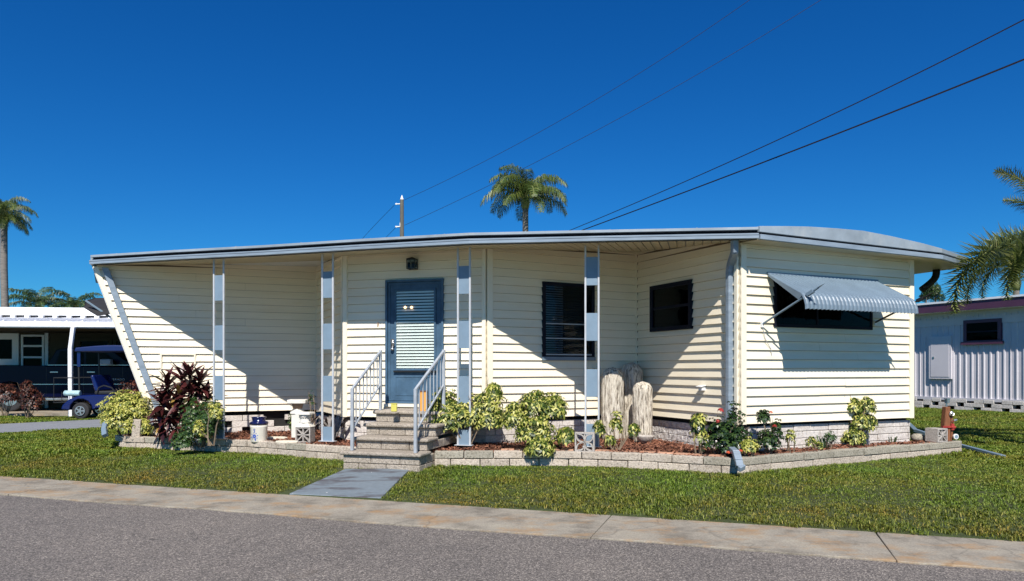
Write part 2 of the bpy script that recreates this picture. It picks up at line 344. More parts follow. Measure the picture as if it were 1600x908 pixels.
# road: one sheet toward and behind the camera
def strip(name, d0, d1, z0, z1, mat, t0=-60, t1=60, nx=60, thick=None):
    mb = MB(); pts = []
    for i in range(nx+1):
        t = t0 + (t1-t0)*i/nx
        a = KA + KD*t
        pts += [tuple(a + KN*d0 + Vector((0,0,z0))), tuple(a + KN*d1 + Vector((0,0,z1)))]
    mb.add(pts, [(2*i, 2*i+2, 2*i+3, 2*i+1) for i in range(nx)])
    return mb.build(name, mat)
road = strip('road', -16, -.85, -.012, -.012, 'asphalt'); tag(road, kind='structure')
gut = thing('kerb', None, None); del_keys = [gut.pop(k) for k in list(gut.keys())]; tag(gut, kind='structure')
GW = .97; up_ = Vector((0,0,1))
joints = [-40,-37,-34,-31,-28,-25,-22,-19,-16,-13,-10,-7,-4,-1.1]
# joint positions from the photograph, as distance along the kerb
jt = [(G(px, py) - KA).dot(KD) for px, py in ((130,753),(545,780),(955,806),(1368,833))]
allj = [jt[0]-2.9*i for i in range(12, 0, -1)] + jt + [jt[-1]+2.8*i for i in range(1, 12)]
for a, b in zip(allj[:-1], allj[1:]):
    mb = MB(); g = .002; n = 6
    top = []
    w = GW + random.uniform(-.012, .012)
    P = lambda t, d, z: KA + KD*t + KN*d + Vector((0,0,z))
    nn = 22; fr = [P(a+g+(b-a-2*g)*q/nn, -w + .018*math.sin((a+(b-a)*q/nn)*1.7) + random.uniform(-.012,.010), 0) for q in range(nn+1)]
    zt = random.uniform(-.004,.003); sk = random.uniform(-.012,.012)
    mb.prism([p-up_*.1 for p in fr] + [P(b-g+sk,.05,-.1), P(a+g+sk,.05,-.1)], up_*(.104+zt))
    bevel(mb.build('slab', 'concrete', gut), .004, 1)
# lawn sheet following the slope, out to the horizon
def lawn():
    ts = [-900,-300,-120,-60,-40] + [x*.5 for x in range(-60, 81)] + [60,120,300,900]
    ds = [.0,.03,.1,.3,.6,1,1.5,2,2.5,3,4,5,6,8,10,12,14,17,20,25,30,40,60,100,200,400,1200]
    mb = MB(); pts = []
    for d in ds:
        for t in ts:
            p = KA + KD*t + KN*(d - .02)
            z = .02 + .05*min(d, 2) + .003*max(0, min(d, 14)-2) - .012
            if d == 0: z = -.05
            pts.append((p.x, p.y, z))
    n = len(ts)
    mb.add(pts, [(j*n+i, j*n+i+1, (j+1)*n+i+1, (j+1)*n+i) for j in range(len(ds)-1) for i in range(n-1)])
    return tag(mb.build('lawn', 'ground'), kind='structure')
lawn()
# ------------------------------------------------------------------ wall frames of the house
class Wall:
    def __init__(s, a, b):
        s.a = Vector((a[0], a[1], 0)); s.b = Vector((b[0], b[1], 0)); s.d = (s.b-s.a).normalized(); s.L = (s.b-s.a).length
        s.n = Vector((s.d.y, -s.d.x, 0))      # outward, toward the street
        s.R = Matrix((s.d, -s.n, Vector((0,0,1)))).transposed()
    def p(s, t, z, out=0.): return s.a + s.d*t + s.n*out + Vector((0,0,z))
    def hit(s, px, out=0.):
        m = (px-800)/FPX; o = s.a + s.n*out
        # (o.x + d.x t) = m (o.y + d.y t)
        t = (m*o.y - o.x)/(s.d.x - m*s.d.y); y = o.y + s.d.y*t
        return t, y/FPX
    def sz(s, px, py, out=0.):
        t, k = s.hit(px, out); return t, ZK(py, k)
u24 = Vector((.9135, .4067, 0)); v24 = Vector((-.4067, .9135, 0))
C1 = (3.11, 9.89); C2 = (2.10, 12.16); WD = (-.385, 10.87); DL = (-2.68, 11.53); LR = (-3.61, 13.4)
LL = (LR[0]-.924*3.58, LR[1]-.383*3.58); BR = (6.24, 11.285)
WL = Wall(LL, LR); WS = Wall(LR, DL); WDo = Wall(DL, WD); WW = Wall(WD, C2); WA = Wall(C2, C1); WB = Wall(C1, BR)
EL = Vector((-6.92, 11.97, 0)); EK = Vector((-.575, 10.02, 0)); ER = Vector((3.26, 9.61, 0))
EN = Vector((.233, .972, 0)).normalized()
def eave_d(p):      # distance behind the eave line along EN
    p = Vector((p[0], p[1], 0))
    best = None
    for a, b in ((EL, EK), (EK, ER)):
        d = (b-a).normalized(); n = Vector((-d.y, d.x, 0))
        dist = (p-a).dot(n)/EN.dot(n); q = p - EN*dist; t = (q-a).dot(d)
        if -1e-3 <= t <= (b-a).length+1e-3 or best is None: best = dist
    return best
SZ0 = 3.145
def soffz(p): return SZ0 + .098*eave_d(p)
ZB = .67; CO = .127
house = thing('mobile_home', 'cream lap-sided mobile home with pale blue trim and a raised front door', 'mobile home', (0,0,0))
def clip_piece(mb, W, s0, s1, z0, z1, zc, sl=None, z1b=None):
    """one lapped piece between s0..s1, z0..z1 of the course starting at zc; sl(z) gives a slanted left end"""
    if max(z1, z1b or 0) - z0 < .004 or s1 - s0 < .004: return False
    out = lambda z: .034 - .030*((z-zc)/CO)
    a0 = sl(z0) if sl and sl(z0) > s0 else s0; a1 = sl(z1) if sl and sl(z1) > s0 else s0
    zb = z1 if z1b is None else max(z1b, z0+.001); z1 = max(z1, z0+.001)
    j0, j1 = random.uniform(-.0025,.002), random.uniform(-.0025,.002)
    f = [W.p(a0, z0-j0, out(z0)+j0), W.p(s1, z0-j1, out(z0)+j1), W.p(s1, zb, out(zb)), W.p(a1, z1, out(z1))]
    bk = [W.p(a0, z0, 0), W.p(s1, z0, 0), W.p(s1, zb, 0), W.p(a1, z1, 0)]
    mb.add(f + bk, [(0,1,2,3), (4,5,1,0), (5,6,2,1), (4,0,3,7), (3,2,6,7)])
    return True
def side_wall(W, top, s0=0., s1=None, holes=(), sl=None, t_extra=0):
    s1 = W.L if s1 is None else s1
    n = 0; zc = ZB
    while zc < max(top(s0), top(s1)) - .01:
        z0, z1 = zc, zc + CO - .003
        hs_ = sorted(h for h in holes if h[2] < z1 and h[3] > z0)
        runs = []; cur = s0
        for h in hs_: runs.append((cur, h[0], z0, z1)); cur = h[1]
        runs.append((cur, s1, z0, z1))
        for h in hs_:
            if h[2] > z0: runs.append((h[0], h[1], z0, h[2]))
            if h[3] < z1: runs.append((h[0], h[1], h[3], z1))
        split = []
        for (a, b, p, q) in runs:
            if b-a > 2.6: m_ = a + (b-a)*(.35+.3*((n*7) % 5)/4); split += [(a, m_-.001, p, q), (m_+.001, b, p, q)]
            else: split.append((a, b, p, q))
        n += 1
        for (a, b, p, q) in split:
            ta, tb = top(max(a, sl(p)) if sl and a == s0 else a), top(b)
            mb = MB()
            if clip_piece(mb, W, a, b, p, min(q, ta), zc, sl if a == s0 else None, min(q, tb)): mb.build('siding_board', 'siding', house)
        zc += CO
    # backing, coloured dark so the slits between boards look like lap shadows
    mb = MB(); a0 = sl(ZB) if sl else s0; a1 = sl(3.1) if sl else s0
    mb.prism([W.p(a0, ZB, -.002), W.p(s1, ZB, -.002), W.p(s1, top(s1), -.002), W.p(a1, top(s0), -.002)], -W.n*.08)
    mb.build('wall', 'lapshade', house)
def wtop(W): return lambda s: soffz(W.p(s, 0))
# window/door openings measured on the wall planes
def rect(W, x0, x1, yt, yb, pxr=None):
    s0, z1 = W.sz(x0, yt); s1, _ = W.sz(x1, yt); _, z0 = W.sz(x0, yb); return [s0, s1, z0, z1]
rD = rect(WDo, 604, 694.5, 438.5, 630)
rW = rect(WW, 846, 927, 440, 561)
rA = rect(WA, 1019.5, 1084, 448, 519)
rB = rect(WB, 1207, 1360, 434, 511)
# slanted left end of the L wall
sTop, zTop = WL.sz(152, 416); sBot, zBot = WL.sz(239, 645)
def slL(z): return sTop + (sBot - sTop)*(3.12 - z)/(3.12 - ZB)
hatch = rect(WL, 250, 306, 552, 602)
side_wall(WL, wtop(WL), min(sTop,0), None, [tuple(hatch)], slL)
side_wall(WS, wtop(WS))
side_wall(WDo, wtop(WDo), 0, None, [tuple(rD)])
side_wall(WW, wtop(WW), 0, None, [tuple(rW)])
side_wall(WA, wtop(WA), 0, None, [tuple(rA)])
side_wall(WB, lambda s: 3.14, 0, None, [tuple(rB)])
# hidden sides and back so the house is whole
BL = Vector((-6.15, 12.35, 0)); BKL = BL + v24*6.0; BKR = Vector((BR[0], BR[1], 0)) + v24*6.5
for a, b in ((BKL, BL), (Vector((*BR, 0)), BKR), (BKR, BKL)):
    w = Wall(a, b); 
    for i in range(19):
        mb = MB(); z0 = ZB + i*CO
        clip_piece(mb, w, 0, w.L, z0, z0+CO+.006, z0); mb.build('siding_board', 'siding', house)
    mb = MB(); mb.prism([w.p(0, ZB, -.003), w.p(w.L, ZB, -.003), w.p(w.L, 3.1, -.003), w.p(0, 3.1, -.003)], -w.n*.08); mb.build('wall', 'trim', house)
# trims
def vtrim(W, s, w, z0, z1, out=.034, name='corner_trim', mat='trim', back=-.01):
    mb = MB(); mb.hexa([W.p(s-w/2, z0, back), W.p(s+w/2, z0, back), W.p(s+w/2, z0, out), W.p(s-w/2, z0, out), W.p(s-w/2, z1, back), W.p(s+w/2, z1, back), W.p(s+w/2, z1, out), W.p(s-w/2, z1, out)])
    return bevel(mb.build(name, mat, house), .003, 1)
vtrim(WB, .045, .09, ZB-.01, 3.12, .042); vtrim(WB, WB.L-.045, .09, ZB-.01, 3.12, .042)
vtrim(WA, WA.L-.03, .06, ZB-.01, soffz(C1), .042)
vtrim(WDo, .035, .075, ZB-.01, soffz(DL), .042); vtrim(WS, WS.L-.035, .07, ZB-.01, soffz(DL), .038)
vtrim(WDo, WDo.L-.03, .06, ZB-.01, soffz(WD), .042); vtrim(WW, .045, .09, ZB-.01, soffz(WD), .042)
vtrim(WW, WW.L-.02, .03, ZB-.01, soffz(C2), .03); vtrim(WL, WL.L-.015, .03, ZB-.01, soffz(LR), .03)
# slanted end trim (white) and slanted downspout (blue grey)
def slant(W, f0, f1, w, out0, out1, name, mat):
    z0, z1 = f0[1], f1[1]; a, b = f0[0], f1[0]; mb = MB()
    mb.hexa([W.p(a, z0, out0), W.p(a+w, z0, out0), W.p(a+w, z0, out1), W.p(a, z0, out1), W.p(b, z1, out0), W.p(b+w, z1, out0), W.p(b+w, z1, out1), W.p(b, z1, out1)])
    return bevel(mb.build(name, mat, house), .004, 1)
slant(WL, (slL(.64)-.06, .64), (slL(3.13)-.06, 3.13), .08, -.03, .034, 'end_trim', 'trim')
slant(WL, (slL(.64)-.075, .64), (slL(3.13)-.075, 3.13), .012, -.25, .02, 'end_trim', 'white')
d0 = WL.sz(247, 640, .1); d1 = WL.sz(161, 418, .1)
slant(WL, (d0[0]-.05, d0[1]), (d1[0]-.02, d1[1]), .10, .04, .11, 'slanted_downspout', 'gutter')
# skirting blocks
def skirting(W, s0, s1, z0, z1, mat='skirt', bl=.34, bh=.1, vents=False, out=-.03):
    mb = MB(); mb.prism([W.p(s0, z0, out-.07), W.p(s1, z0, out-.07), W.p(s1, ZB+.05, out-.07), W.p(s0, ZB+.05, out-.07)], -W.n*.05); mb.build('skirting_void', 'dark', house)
    r = 0; z = z1
    while z > z0:
        off = (r % 2)*bl/2; s = s0 - off; c = 0
        while s < s1:
            a = max(s, s0); b = min(s+bl-.008, s1)
            c += 1
            if b-a > .02 and not (vents and ((c + r*2) % 3 == 0)):
                o_ = out + random.uniform(-.006, .006)
                m2 = MB(); jz = random.uniform(-.002, .002)
                m2.hexa([W.p(a, z-bh+.006, o_-.09), W.p(b, z-bh+.006, o_-.09), W.p(b, z-bh+.006, o_), W.p(a, z-bh+.006, o_), W.p(a, z+jz, o_-.09), W.p(b, z+jz, o_-.09), W.p(b, z+jz, o_), W.p(a, z+jz, o_)])
                bevel(m2.build('skirting_block', mat, house), .006, 1)
            s += bl
        z -= bh; r += 1
skirting(WB, 0, WB.L, .2, .625)
skirting(WA, 0, WA.L, .25, .60, 'rubble', .30)
skirting(WW, 0, WW.L, .25, .61)
skirting(WDo, 0, WDo.L, .25, .61)
skirting(WS, 0, WS.L, .25, .58, 'rubble')
skirting(WL, sBot, WL.L, .25, .60, 'skirt', .36, .11, True)
# ------------------------------------------------------------------ porch soffit, roof, fascia and gutters
def eave_pt(t, n=EN):   # t: length along the eave from EL
    L1 = (EK-EL).length
    return EL + (EK-EL).normalized()*t if t <= L1 else EK + (ER-EK).normalized()*(t-L1)
LT = (EK-EL).length + (ER-EK).length
t = 0.; pw = .118
Ld = Vector((LL[0], LL[1], 0))
def depth_at(p):      # strips run back until they are inside a wall
    # left of the L wall end the strip stops at the L wall
    best = 4.0
    for W in (WL, WS, WDo, WW, WA):
        den = EN.x*W.d.y - EN.y*W.d.x
        if abs(den) < 1e-6: continue
        r = W.a - p; s = (r.x*W.d.y - r.y*W.d.x)/den; q = (r.x*EN.y - r.y*EN.x)/den
        if -.02 <= q <= W.L+.02 and s > 0: best = min(best, s)
    return best + .06
while t < LT - .02:
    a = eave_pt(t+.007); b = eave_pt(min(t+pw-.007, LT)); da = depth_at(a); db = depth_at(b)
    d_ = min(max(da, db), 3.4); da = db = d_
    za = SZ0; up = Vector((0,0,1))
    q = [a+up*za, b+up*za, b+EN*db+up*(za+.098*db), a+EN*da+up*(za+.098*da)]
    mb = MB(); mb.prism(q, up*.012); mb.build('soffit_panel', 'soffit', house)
    t += pw
R1 = ER + u24*3.58; R2 = Vector((7.58, 12.08, 0)); RB = R2 + v24*6.2; RL = EL + v24*6.6 + u24*.2
mb = MB(); up = Vector((0,0,1))
def rz(p): return 3.20 + .098*max(0, min(eave_d(p), 2.2))
# roof deck (above soffit)
outl = [EL, EK, ER, ER+u24*1.9, R1, R2, RB, RL]
zs = [3.20, 3.20, 3.20, 3.33, 3.19, 3.20, 3.3, 3.3]
ctr = sum(outl, Vector())/len(outl)
vs = [p+up*z for p, z in zip(outl, zs)] + [p+up*(z+.03) for p, z in zip(outl, zs)] + [ctr+up*3.42, ctr+up*3.45]
n = len(outl)
mb.add(vs, [(i, (i+1)%n, 2*n) for i in range(n)] + [(n+i, n+(i+1)%n, 2*n+1) for i in range(n)] + [(i, (i+1)%n, n+(i+1)%n, n+i) for i in range(n)])
mb.build('roof', 'roof', house)
# soffit of the end wall and of the deep right-hand corner
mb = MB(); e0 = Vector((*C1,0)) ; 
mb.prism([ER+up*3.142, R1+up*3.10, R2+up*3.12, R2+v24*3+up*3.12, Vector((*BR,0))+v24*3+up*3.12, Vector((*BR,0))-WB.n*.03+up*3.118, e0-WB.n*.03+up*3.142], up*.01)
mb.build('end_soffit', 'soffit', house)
def band(pts, zb, zt, out, thick, name, mat, bev=.003):
    """strip of fascia along plan points with per-point bottom/top heights"""
    mb = MB(); N = len(pts); nn = []
    for i in range(N):
        d = (pts[min(i+1,N-1)] - pts[max(i-1,0)]).normalized(); nn.append(Vector((d.y, -d.x, 0)))
    vs = []
    for i in range(N):
        a = pts[i] + nn[i]*out; b = pts[i] + nn[i]*(out-thick)
        vs += [a+up*zb[i], a+up*zt[i], b+up*zt[i], b+up*zb[i]]
    fs = [(4*i+k, 4*i+(k+1)%4, 4*i+4+(k+1)%4, 4*i+4+k) for i in range(N-1) for k in range(4)] + [(3,2,1,0), tuple(4*(N-1)+k for k in range(4))]
    mb.add(vs, fs); o = mb.build(name, mat, house)
    return bevel(o, bev, 1) if bev else o
ep = [EL, EL+(EK-EL)*.25, EL+(EK-EL)*.5, EL+(EK-EL)*.75, EK, EK+(ER-EK)*.5, ER]
sag = [0,.003,-.004,.004,0,.003,0]
zb_ = [3.145+s for s in sag]
band(ep, [z-.004 for z in zb_], [z+.15 for z in zb_], .004, .02, 'fascia', 'navyframe_gapshade')  # near-black fascia colour paints the shade between gutter and roof edge
band(ep, [z+.004 for z in zb_], [z+.012 for z in zb_], .085, .08, 'gutter', 'gutter', 0)          # gutter floor
band(ep, [z+.004 for z in zb_], [z+.046 for z in zb_], .090, .006, 'gutter', 'gutter', 0)          # gutter face
band(ep, [z+.044 for z in zb_], [z+.068 for z in zb_], .096, .012, 'gutter_lip', 'gutter')
band(ep, [z+.116 for z in zb_], [z+.154 for z in zb_], .07, .09, 'roof_edge', 'roofedge')
# right end fascia, bowed
tt = [0,.45,.87,1.4,1.91,2.46,3.15,3.58]; zt_ = [3.315,3.35,3.378,3.395,3.402,3.37,3.312,3.262]; zl = [3.142-.045*q/3.58 for q in tt]
bp = [ER+u24*q for q in tt]
band(bp+[R2], [z for z in zl]+[3.125], [z+.065 for z in zl]+[3.19], .06, .05, 'gutter', 'gutter')
band(bp+[R2], [z+.05 for z in zl]+[3.175], [z+.12 for z in zl]+[3.24], .01, .02, 'fascia', 'navyframe_gapshade', 0)  # same near-black colour, painted shade in the gap above the end gutter
band(bp+[R2], [z+.098 for z in zl]+[3.222], zt_+[3.275], .045, .06, 'roof_edge', 'roofedge')
band([R2, RB], [3.125,3.2], [3.275,3.3], .05, .06, 'roof_edge', 'roofedge')
band([RB, RL], [3.2,3.2], [3.33,3.33], .05, .06, 'roof_edge', 'roofedge')
band([RL, EL], [3.18,3.145], [3.33,3.297], .05, .06, 'roof_edge', 'roofedge')
mb = MB(); mb.prism([RL+up*3.16, EL+up*3.15, Vector((*LL,0))+up*3.15, BL+Vector((-.1,0,0))+up*3.15, BKL+up*3.16], up*.02); mb.build('side_soffit', 'soffit', house)
# return piece seen at the left end below the gutter
mb = MB(); mb.prism([EL+up*3.14+Vector((-.02,0,0)), EL+v24*.9+up*3.14, EL+v24*.9+up*2.93, EL+v24*.25+up*2.88], Vector((.03,0,0))); mb.build('side_fascia', 'bluegrey', house)
# roof seam screws
for q in range(9):
    p = eave_pt(.5 + q*1.15); mb = MB(); mb.lathe(p+up*3.297-EN*.0+Vector((0,-.03,0)), [(.012,0),(.014,.008),(.006,.016)], 8); mb.build('screw', 'bluegrey', house)

# ------------------------------------------------------------------ downspouts
mb = MB()
sA = WA.L - .13
pt = [WA.p(sA+.16, 3.15, .16)+Vector((.0,-.12,0)), WA.p(sA+.15, 3.0, .14)+Vector((0,-.10,0)), WA.p(sA+.03, 2.86, .07), WA.p(sA, 2.76, .06), WA.p(sA, .62, .06)]
for i in range(4): mb.bar(pt[i], pt[i+1]+ (pt[i+1]-pt[i]).normalized()*.012, .085, .065, side=WB.d)
bevel(mb.build('downspout', 'gutter', house), .006, 2)
# bottom run of the downspout out over the garden wall
oa = K(1141,.0083,.40); ob = K(1150,.00795,.385); oc = K(1154,.0078,.30); od = K(1156,.00775,.235)
mb = MB(); mb.bar(WA.p(sA,.64,.06), oa, .07, .055, side=(1,0,0)); mb.bar(oa, ob, .085, .06, side=(1,0,0)); mb.bar(ob, oc, .09, .06, side=(1,0,0)); mb.bar(oc, od, .09, .06, side=(1,0,0))
mb.bar(od, od+Vector((.03,-.035,-.015)), .10, .065, side=(1,0,0)); bevel(mb.build('downspout_outlet', 'gutter', house), .008, 2)
# right hand elbow under the roof corner
mb = MB(); ee = [K(x_,.01090,ZK(y_,.01090)) for x_,y_ in ((1463,418),(1463,427),(1462,432),(1459,437),(1454,442),(1448,447),(1440,453))]
mb.tube(ee, .058, 10); mb.build('downspout_elbow', 'black', house, True)
# left elbow in the bed
mb = MB(); lz = [(176,659,.0106),(170,659,.0105),(165,663,.01045),(163,671,.0104),(164,681,.0103)]
mb.tube([K(x,k,ZK(y,k)) for x,y,k in lz], .055, 4); bevel(mb.build('downspout_elbow', 'bluegrey', house), .008, 1)

# ------------------------------------------------------------------ porch posts
def post(px, k, dz=0., base=.33):
    c = K(px, k, 0); dirv = (EK-EL).normalized() if px < 740 else (ER-EK).normalized()
    e = thing('x','x','x', c); [e.pop(q) for q in list(e.keys())]
    e.name = 'porch_post'; e.parent = house
    w = .092
    nrm = Vector((dirv.y, -dirv.x, 0))
    zt = SZ0 + .02
    for s in (-1, 1):
        mb = MB(); mb.bar(dirv*w*s+up*base, dirv*w*s+up*zt, .026, .026, side=dirv); bevel(mb.build('post_bar', 'barwhite', e), .003, 1)
    for z0, z1 in ((2.50,2.90),(1.72,2.11),(.93,1.32),(base,.55)):
        z0_ = z0 + (dz if z0 != base else 0)
        mb = MB(); mb.prism([dirv*(-w+.013)+up*z0_, dirv*(w-.013)+up*z0_, dirv*(w-.013)+up*(z1+dz), dirv*(-w+.013)+up*(z1+dz)], -nrm*.012)
        bevel(mb.build('post_panel', 'panelblue', e), .002, 1)
    mb = MB(); mb.box((0,0,base+.004), (.13,.05,.004), Matrix.Rotation(math.atan2(dirv.y, dirv.x), 3, 'Z')); mb.build('base_plate', 'barwhite', e)
post(342, .01008); post(512, .00968); post(725, .00917); post(925, .00900, .10)

# ------------------------------------------------------------------ windows, door
def frame(W, r, w, out, thick, name, mat, parent, sub=True):
    s0, s1, z0, z1 = r; mb = MB()
    for a, b, c, d in ((s0, s1, z1-w, z1), (s0, s1, z0, z0+w), (s0, s0+w, z0+w, z1-w), (s1-w, s1, z0+w, z1-w)):
        mb.hexa([W.p(a,c,out-thick), W.p(b,c,out-thick), W.p(b,c,out), W.p(a,c,out), W.p(a,d,out-thick), W.p(b,d,out-thick), W.p(b,d,out), W.p(a,d,out)])
    return bevel(mb.build(name, mat, parent), .003, 1)
def sheet(W, r, out, th, name, mat, parent):
    s0, s1, z0, z1 = r; mb = MB()
    mb.hexa([W.p(s0,z0,out-th), W.p(s1,z0,out-th), W.p(s1,z0,out), W.p(s0,z0,out), W.p(s0,z1,out-th), W.p(s1,z1,out-th), W.p(s1,z1,out), W.p(s0,z1,out)])
    return mb.build(name, mat, parent)
def slats(W, r, out, n, h, mat, parent, tilt=.5):
    s0, s1, z0, z1 = r; mb = MB()
    for i in range(n):
        z = z0 + (i+.5)*(z1-z0)/n; j = random.uniform(-.002,.002)
        mb.prism([W.p(s0,z-h/2+j,out+.004), W.p(s1,z-h/2,out+.004), W.p(s1,z+h/2,out-.006), W.p(s0,z+h/2+j,out-.006)], W.n*.0015)
    return mb.build('blind', mat, parent)
def win(name, parent=house):
    e = bpy.data.objects.new(name, None); COL.objects.link(e); e.parent = parent; return e
# main porch window
e = win('window'); s0, s1, z0, z1 = rW
frame(WW, rW, .055, .05, .07, 'window_frame', 'navyframe_gapshade', e)
sheet(WW, (s0+.01,s1-.01,z0+.01,z1-.01), .004, .004, 'interior', 'dark', e)
inn = (s0+.055, s1-.055, z0+.055, z1-.055)
slats(WW, (inn[0], inn[0]+.38*(inn[1]-inn[0]), inn[2], inn[3]), .016, 30, .018, 'blindd', e)
slats(WW, (inn[0]+.40*(inn[1]-inn[0]), inn[1], inn[2], inn[3]), .014, 30, .012, 'navyframe_gapshade', e)
sheet(WW, inn, .034, .003, 'pane', 'glass', e)
for fz in (.46, .27): sheet(WW, (s0+.03, s1-.06, z0+fz*(z1-z0)-.008, z0+fz*(z1-z0)+.008), .046, .012, 'rail', 'railpaint', e)
sheet(WW, (s0+.03, s0+.045, z0+.05, z0+.46*(z1-z0)), .046, .012, 'rail', 'railpaint', e)
sheet(WW, (s0+.03, s1-.06, z0+.062, z0+.082), .046, .012, 'rail', 'railpaint', e)
sheet(WW, (s0-.01, s1+.01, z0-.02, z0+.035), .055, .05, 'sill', 'bluegrey', e)
# small window on the return wall
e = win('window'); s0, s1, z0, z1 = rA
frame(WA, rA, .065, .06, .07, 'window_frame', 'navyframe_gapshade', e)
sheet(WA, (s0+.01,s1-.01,z0+.01,z1-.01), .004, .004, 'interior', 'dark', e)
sheet(WA, (s0+.1, s1-.25, z0+.07, z1-.07), .012, .006, 'curtain', 'curtain', e)
sheet(WA, (s0+.065,s1-.065,z0+.065,z1-.065), .034, .003, 'pane', 'glassdark', e)
sheet(WA, (s0+.06,s1-.06,(z0+z1)/2-.02,(z0+z1)/2+.02), .05, .02, 'rail', 'navyframe_gapshade', e)
# wide window under the awning
e = win('window'); s0, s1, z0, z1 = rB
frame(WB, rB, .045, .045, .06, 'window_frame', 'navyframe_gapshade', e)
sheet(WB, (s0+.01,s1-.01,z0+.01,z1-.01), .004, .004, 'interior', 'dark', e)
mb = MB()
for i in range(14):
    x = s0+.08+i*.055; mb.tube([WB.p(x,z0+.05,.012), WB.p(x,z1-.05,.012)], .016, 6)
mb.build('curtain', 'curtain', e)
sheet(WB, (s0+.045,s1-.045,z0+.045,z1-.045), .034, .003, 'pane', 'glassdark', e)
sheet(WB, (s0+.42*(s1-s0)-.015,s0+.42*(s1-s0)+.015,z0+.04,z1-.04), .045, .015, 'rail', 'navyframe_gapshade', e)
# door
e = win('door'); s0, s1, z0, z1 = rD
frame(WDo, rD, .035, .055, .06, 'door_frame', 'doorblue', e)
sheet(WDo, (s0+.03,s1-.03,z0+.02,z1-.03), .02, .02, 'door_leaf', 'doorblue', e)
gl = WDo.sz(619.5, 455, .03); gr = WDo.sz(678.5, 576, .03)
gi = (gl[0], gr[0], gr[1], gl[1])
frame(WDo, (s0+.045, s1-.045, z0+.04, z1-.045), .03, .034, .012, 'storm_frame', 'doorblue', e)
frame(WDo, (gi[0]-.03, gi[1]+.03, gi[2]-.03, gi[3]+.03), .03, .046, .024, 'storm_frame', 'doorblue', e)
sheet(WDo, (gi[0],gi[1],gi[2],gi[3]), .0215, .001, 'interior', 'dark', e)
slats(WDo, gi, .030, 26, .030, 'blind', e)
sheet(WDo, gi, .042, .002, 'pane', 'glassclear', e)
sheet(WDo, (gi[0]-.04,gi[1]+.04,gi[2]-.055,gi[2]-.03), .062, .04, 'sill', 'black', e)
frame(WDo, (gi[0]-.02, gi[1]+.02, z0+.12, gi[2]-.12), .016, .026, .008, 'kick_panel', 'doorblue', e)
for px_ in (633, 643):  # two small glowing shapes imitate warm reflections in the door glass
    t_, z_ = WDo.sz(px_, 480.5, .036); mb = MB(); mb.lathe(WDo.p(t_, z_-.02, .034), [(.003,0),(.02,.012),(.022,.025),(.008,.042)], 10); mb.build('glow_reflection', 'reflected_glow', e, True)
hx, hz = WDo.sz(613, 536, .05)
mb = MB(); mb.box(WDo.p(hx, hz, .045), (.022,.008,.06), WDo.R); mb.tube([WDo.p(hx,hz+.02,.05), WDo.p(hx,hz+.02,.095), WDo.p(hx+.06,hz-.01,.095)], .012, 8); mb.lathe(WDo.p(hx, hz-.11, .05), [(.028,0),(.03,.02),(.02,.04)], 12); mb.build('handle', 'silver', e, True)
# threshold
sheet(WDo, (s0-.02, s1+.02, z0-.05, z0-.002), .10, .1, 'threshold', 'trim', e)
# hatch on the left wall
e = win('utility_hatch'); frame(WL, hatch, .03, .04, .05, 'hatch_frame', 'trim', e)
for i in range(4):
    a = hatch[2]+.03 + i*(hatch[3]-hatch[2]-.06)/4; b = a+(hatch[3]-hatch[2]-.06)/4
    mb = MB(); mb.hexa([WL.p(hatch[0]+.03,a,0), WL.p(hatch[1]-.03,a,0), WL.p(hatch[1]-.03,a,.026), WL.p(hatch[0]+.03,a,.026), WL.p(hatch[0]+.03,b,0), WL.p(hatch[1]-.03,b,0), WL.p(hatch[1]-.03,b,.008), WL.p(hatch[0]+.03,b,.008)]); mb.build('hatch_board', 'siding', e)
# porch light
e = win('porch_light'); lx, lzz = WDo.sz(644, 413, .1)
mb = MB(); c = WDo.p(lx, lzz, .1)
for a, b in ((-1,-1),(1,-1),(1,1),(-1,1)): mb.bar(c+WDo.d*a*.062+WDo.n*b*.062-up*.07, c+WDo.d*a*.062+WDo.n*b*.062+up*.07, .012)
for z in (-.07, .07):
    for a in (-1, 1): mb.bar(c+WDo.d*-.065+WDo.n*a*.062+up*z, c+WDo.d*.065+WDo.n*a*.062+up*z, .012); mb.bar(c+WDo.n*-.065+WDo.d*a*.062+up*z, c+WDo.n*.065+WDo.d*a*.062+up*z, .012)
mb.build('lantern_frame', 'black', e)
mb = MB(); mb.add([c+WDo.d*a*.075+WDo.n*b*.075+up*.078 for a,b in ((-1,-1),(1,-1),(1,1),(-1,1))]+[c+up*.115], [(0,1,2,3),(0,1,4),(1,2,4),(2,3,4),(3,0,4)]); mb.bar(c-WDo.n*.1, c-WDo.n*.06, .08); mb.build('lantern_cap', 'black', e)
mb = MB(); mb.box(c, (.055,.055,.062), WDo.R); mb.build('lantern_glass', 'glass', e)
# house bell push / bracket on the door wall
q = WDo.sz(592, 507); mb = MB(); mb.box(WDo.p(q[0], q[1], .03), (.008,.008,.035), WDo.R); mb.tube([WDo.p(q[0],q[1]+.03,.03), WDo.p(q[0]+.01,q[1]+.01,.05), WDo.p(q[0],q[1]-.03,.04)], .006, 6); mb.build('hook', 'brownconc', house)
# vent box on the return wall
q = WA.sz(1097, 607, .05); mb = MB(); mb.box(WA.p(q[0], q[1], .04), (.04,.045,.03), WA.R); mb.prism([WA.p(q[0]-.06,q[1]+.04,.02), WA.p(q[0]+.06,q[1]+.04,.02), WA.p(q[0]+.06,q[1]+.02,.12), WA.p(q[0]-.06,q[1]+.02,.12)], up*.012); bevel(mb.build('vent_hood', 'white', house), .004)
mb = MB(); mb.tube([WW.p(WW.L-.01, ZB, .035), WW.p(WW.L-.01, soffz(C2), .035)], .008, 6); mb.build('cable', 'brownconc', house)

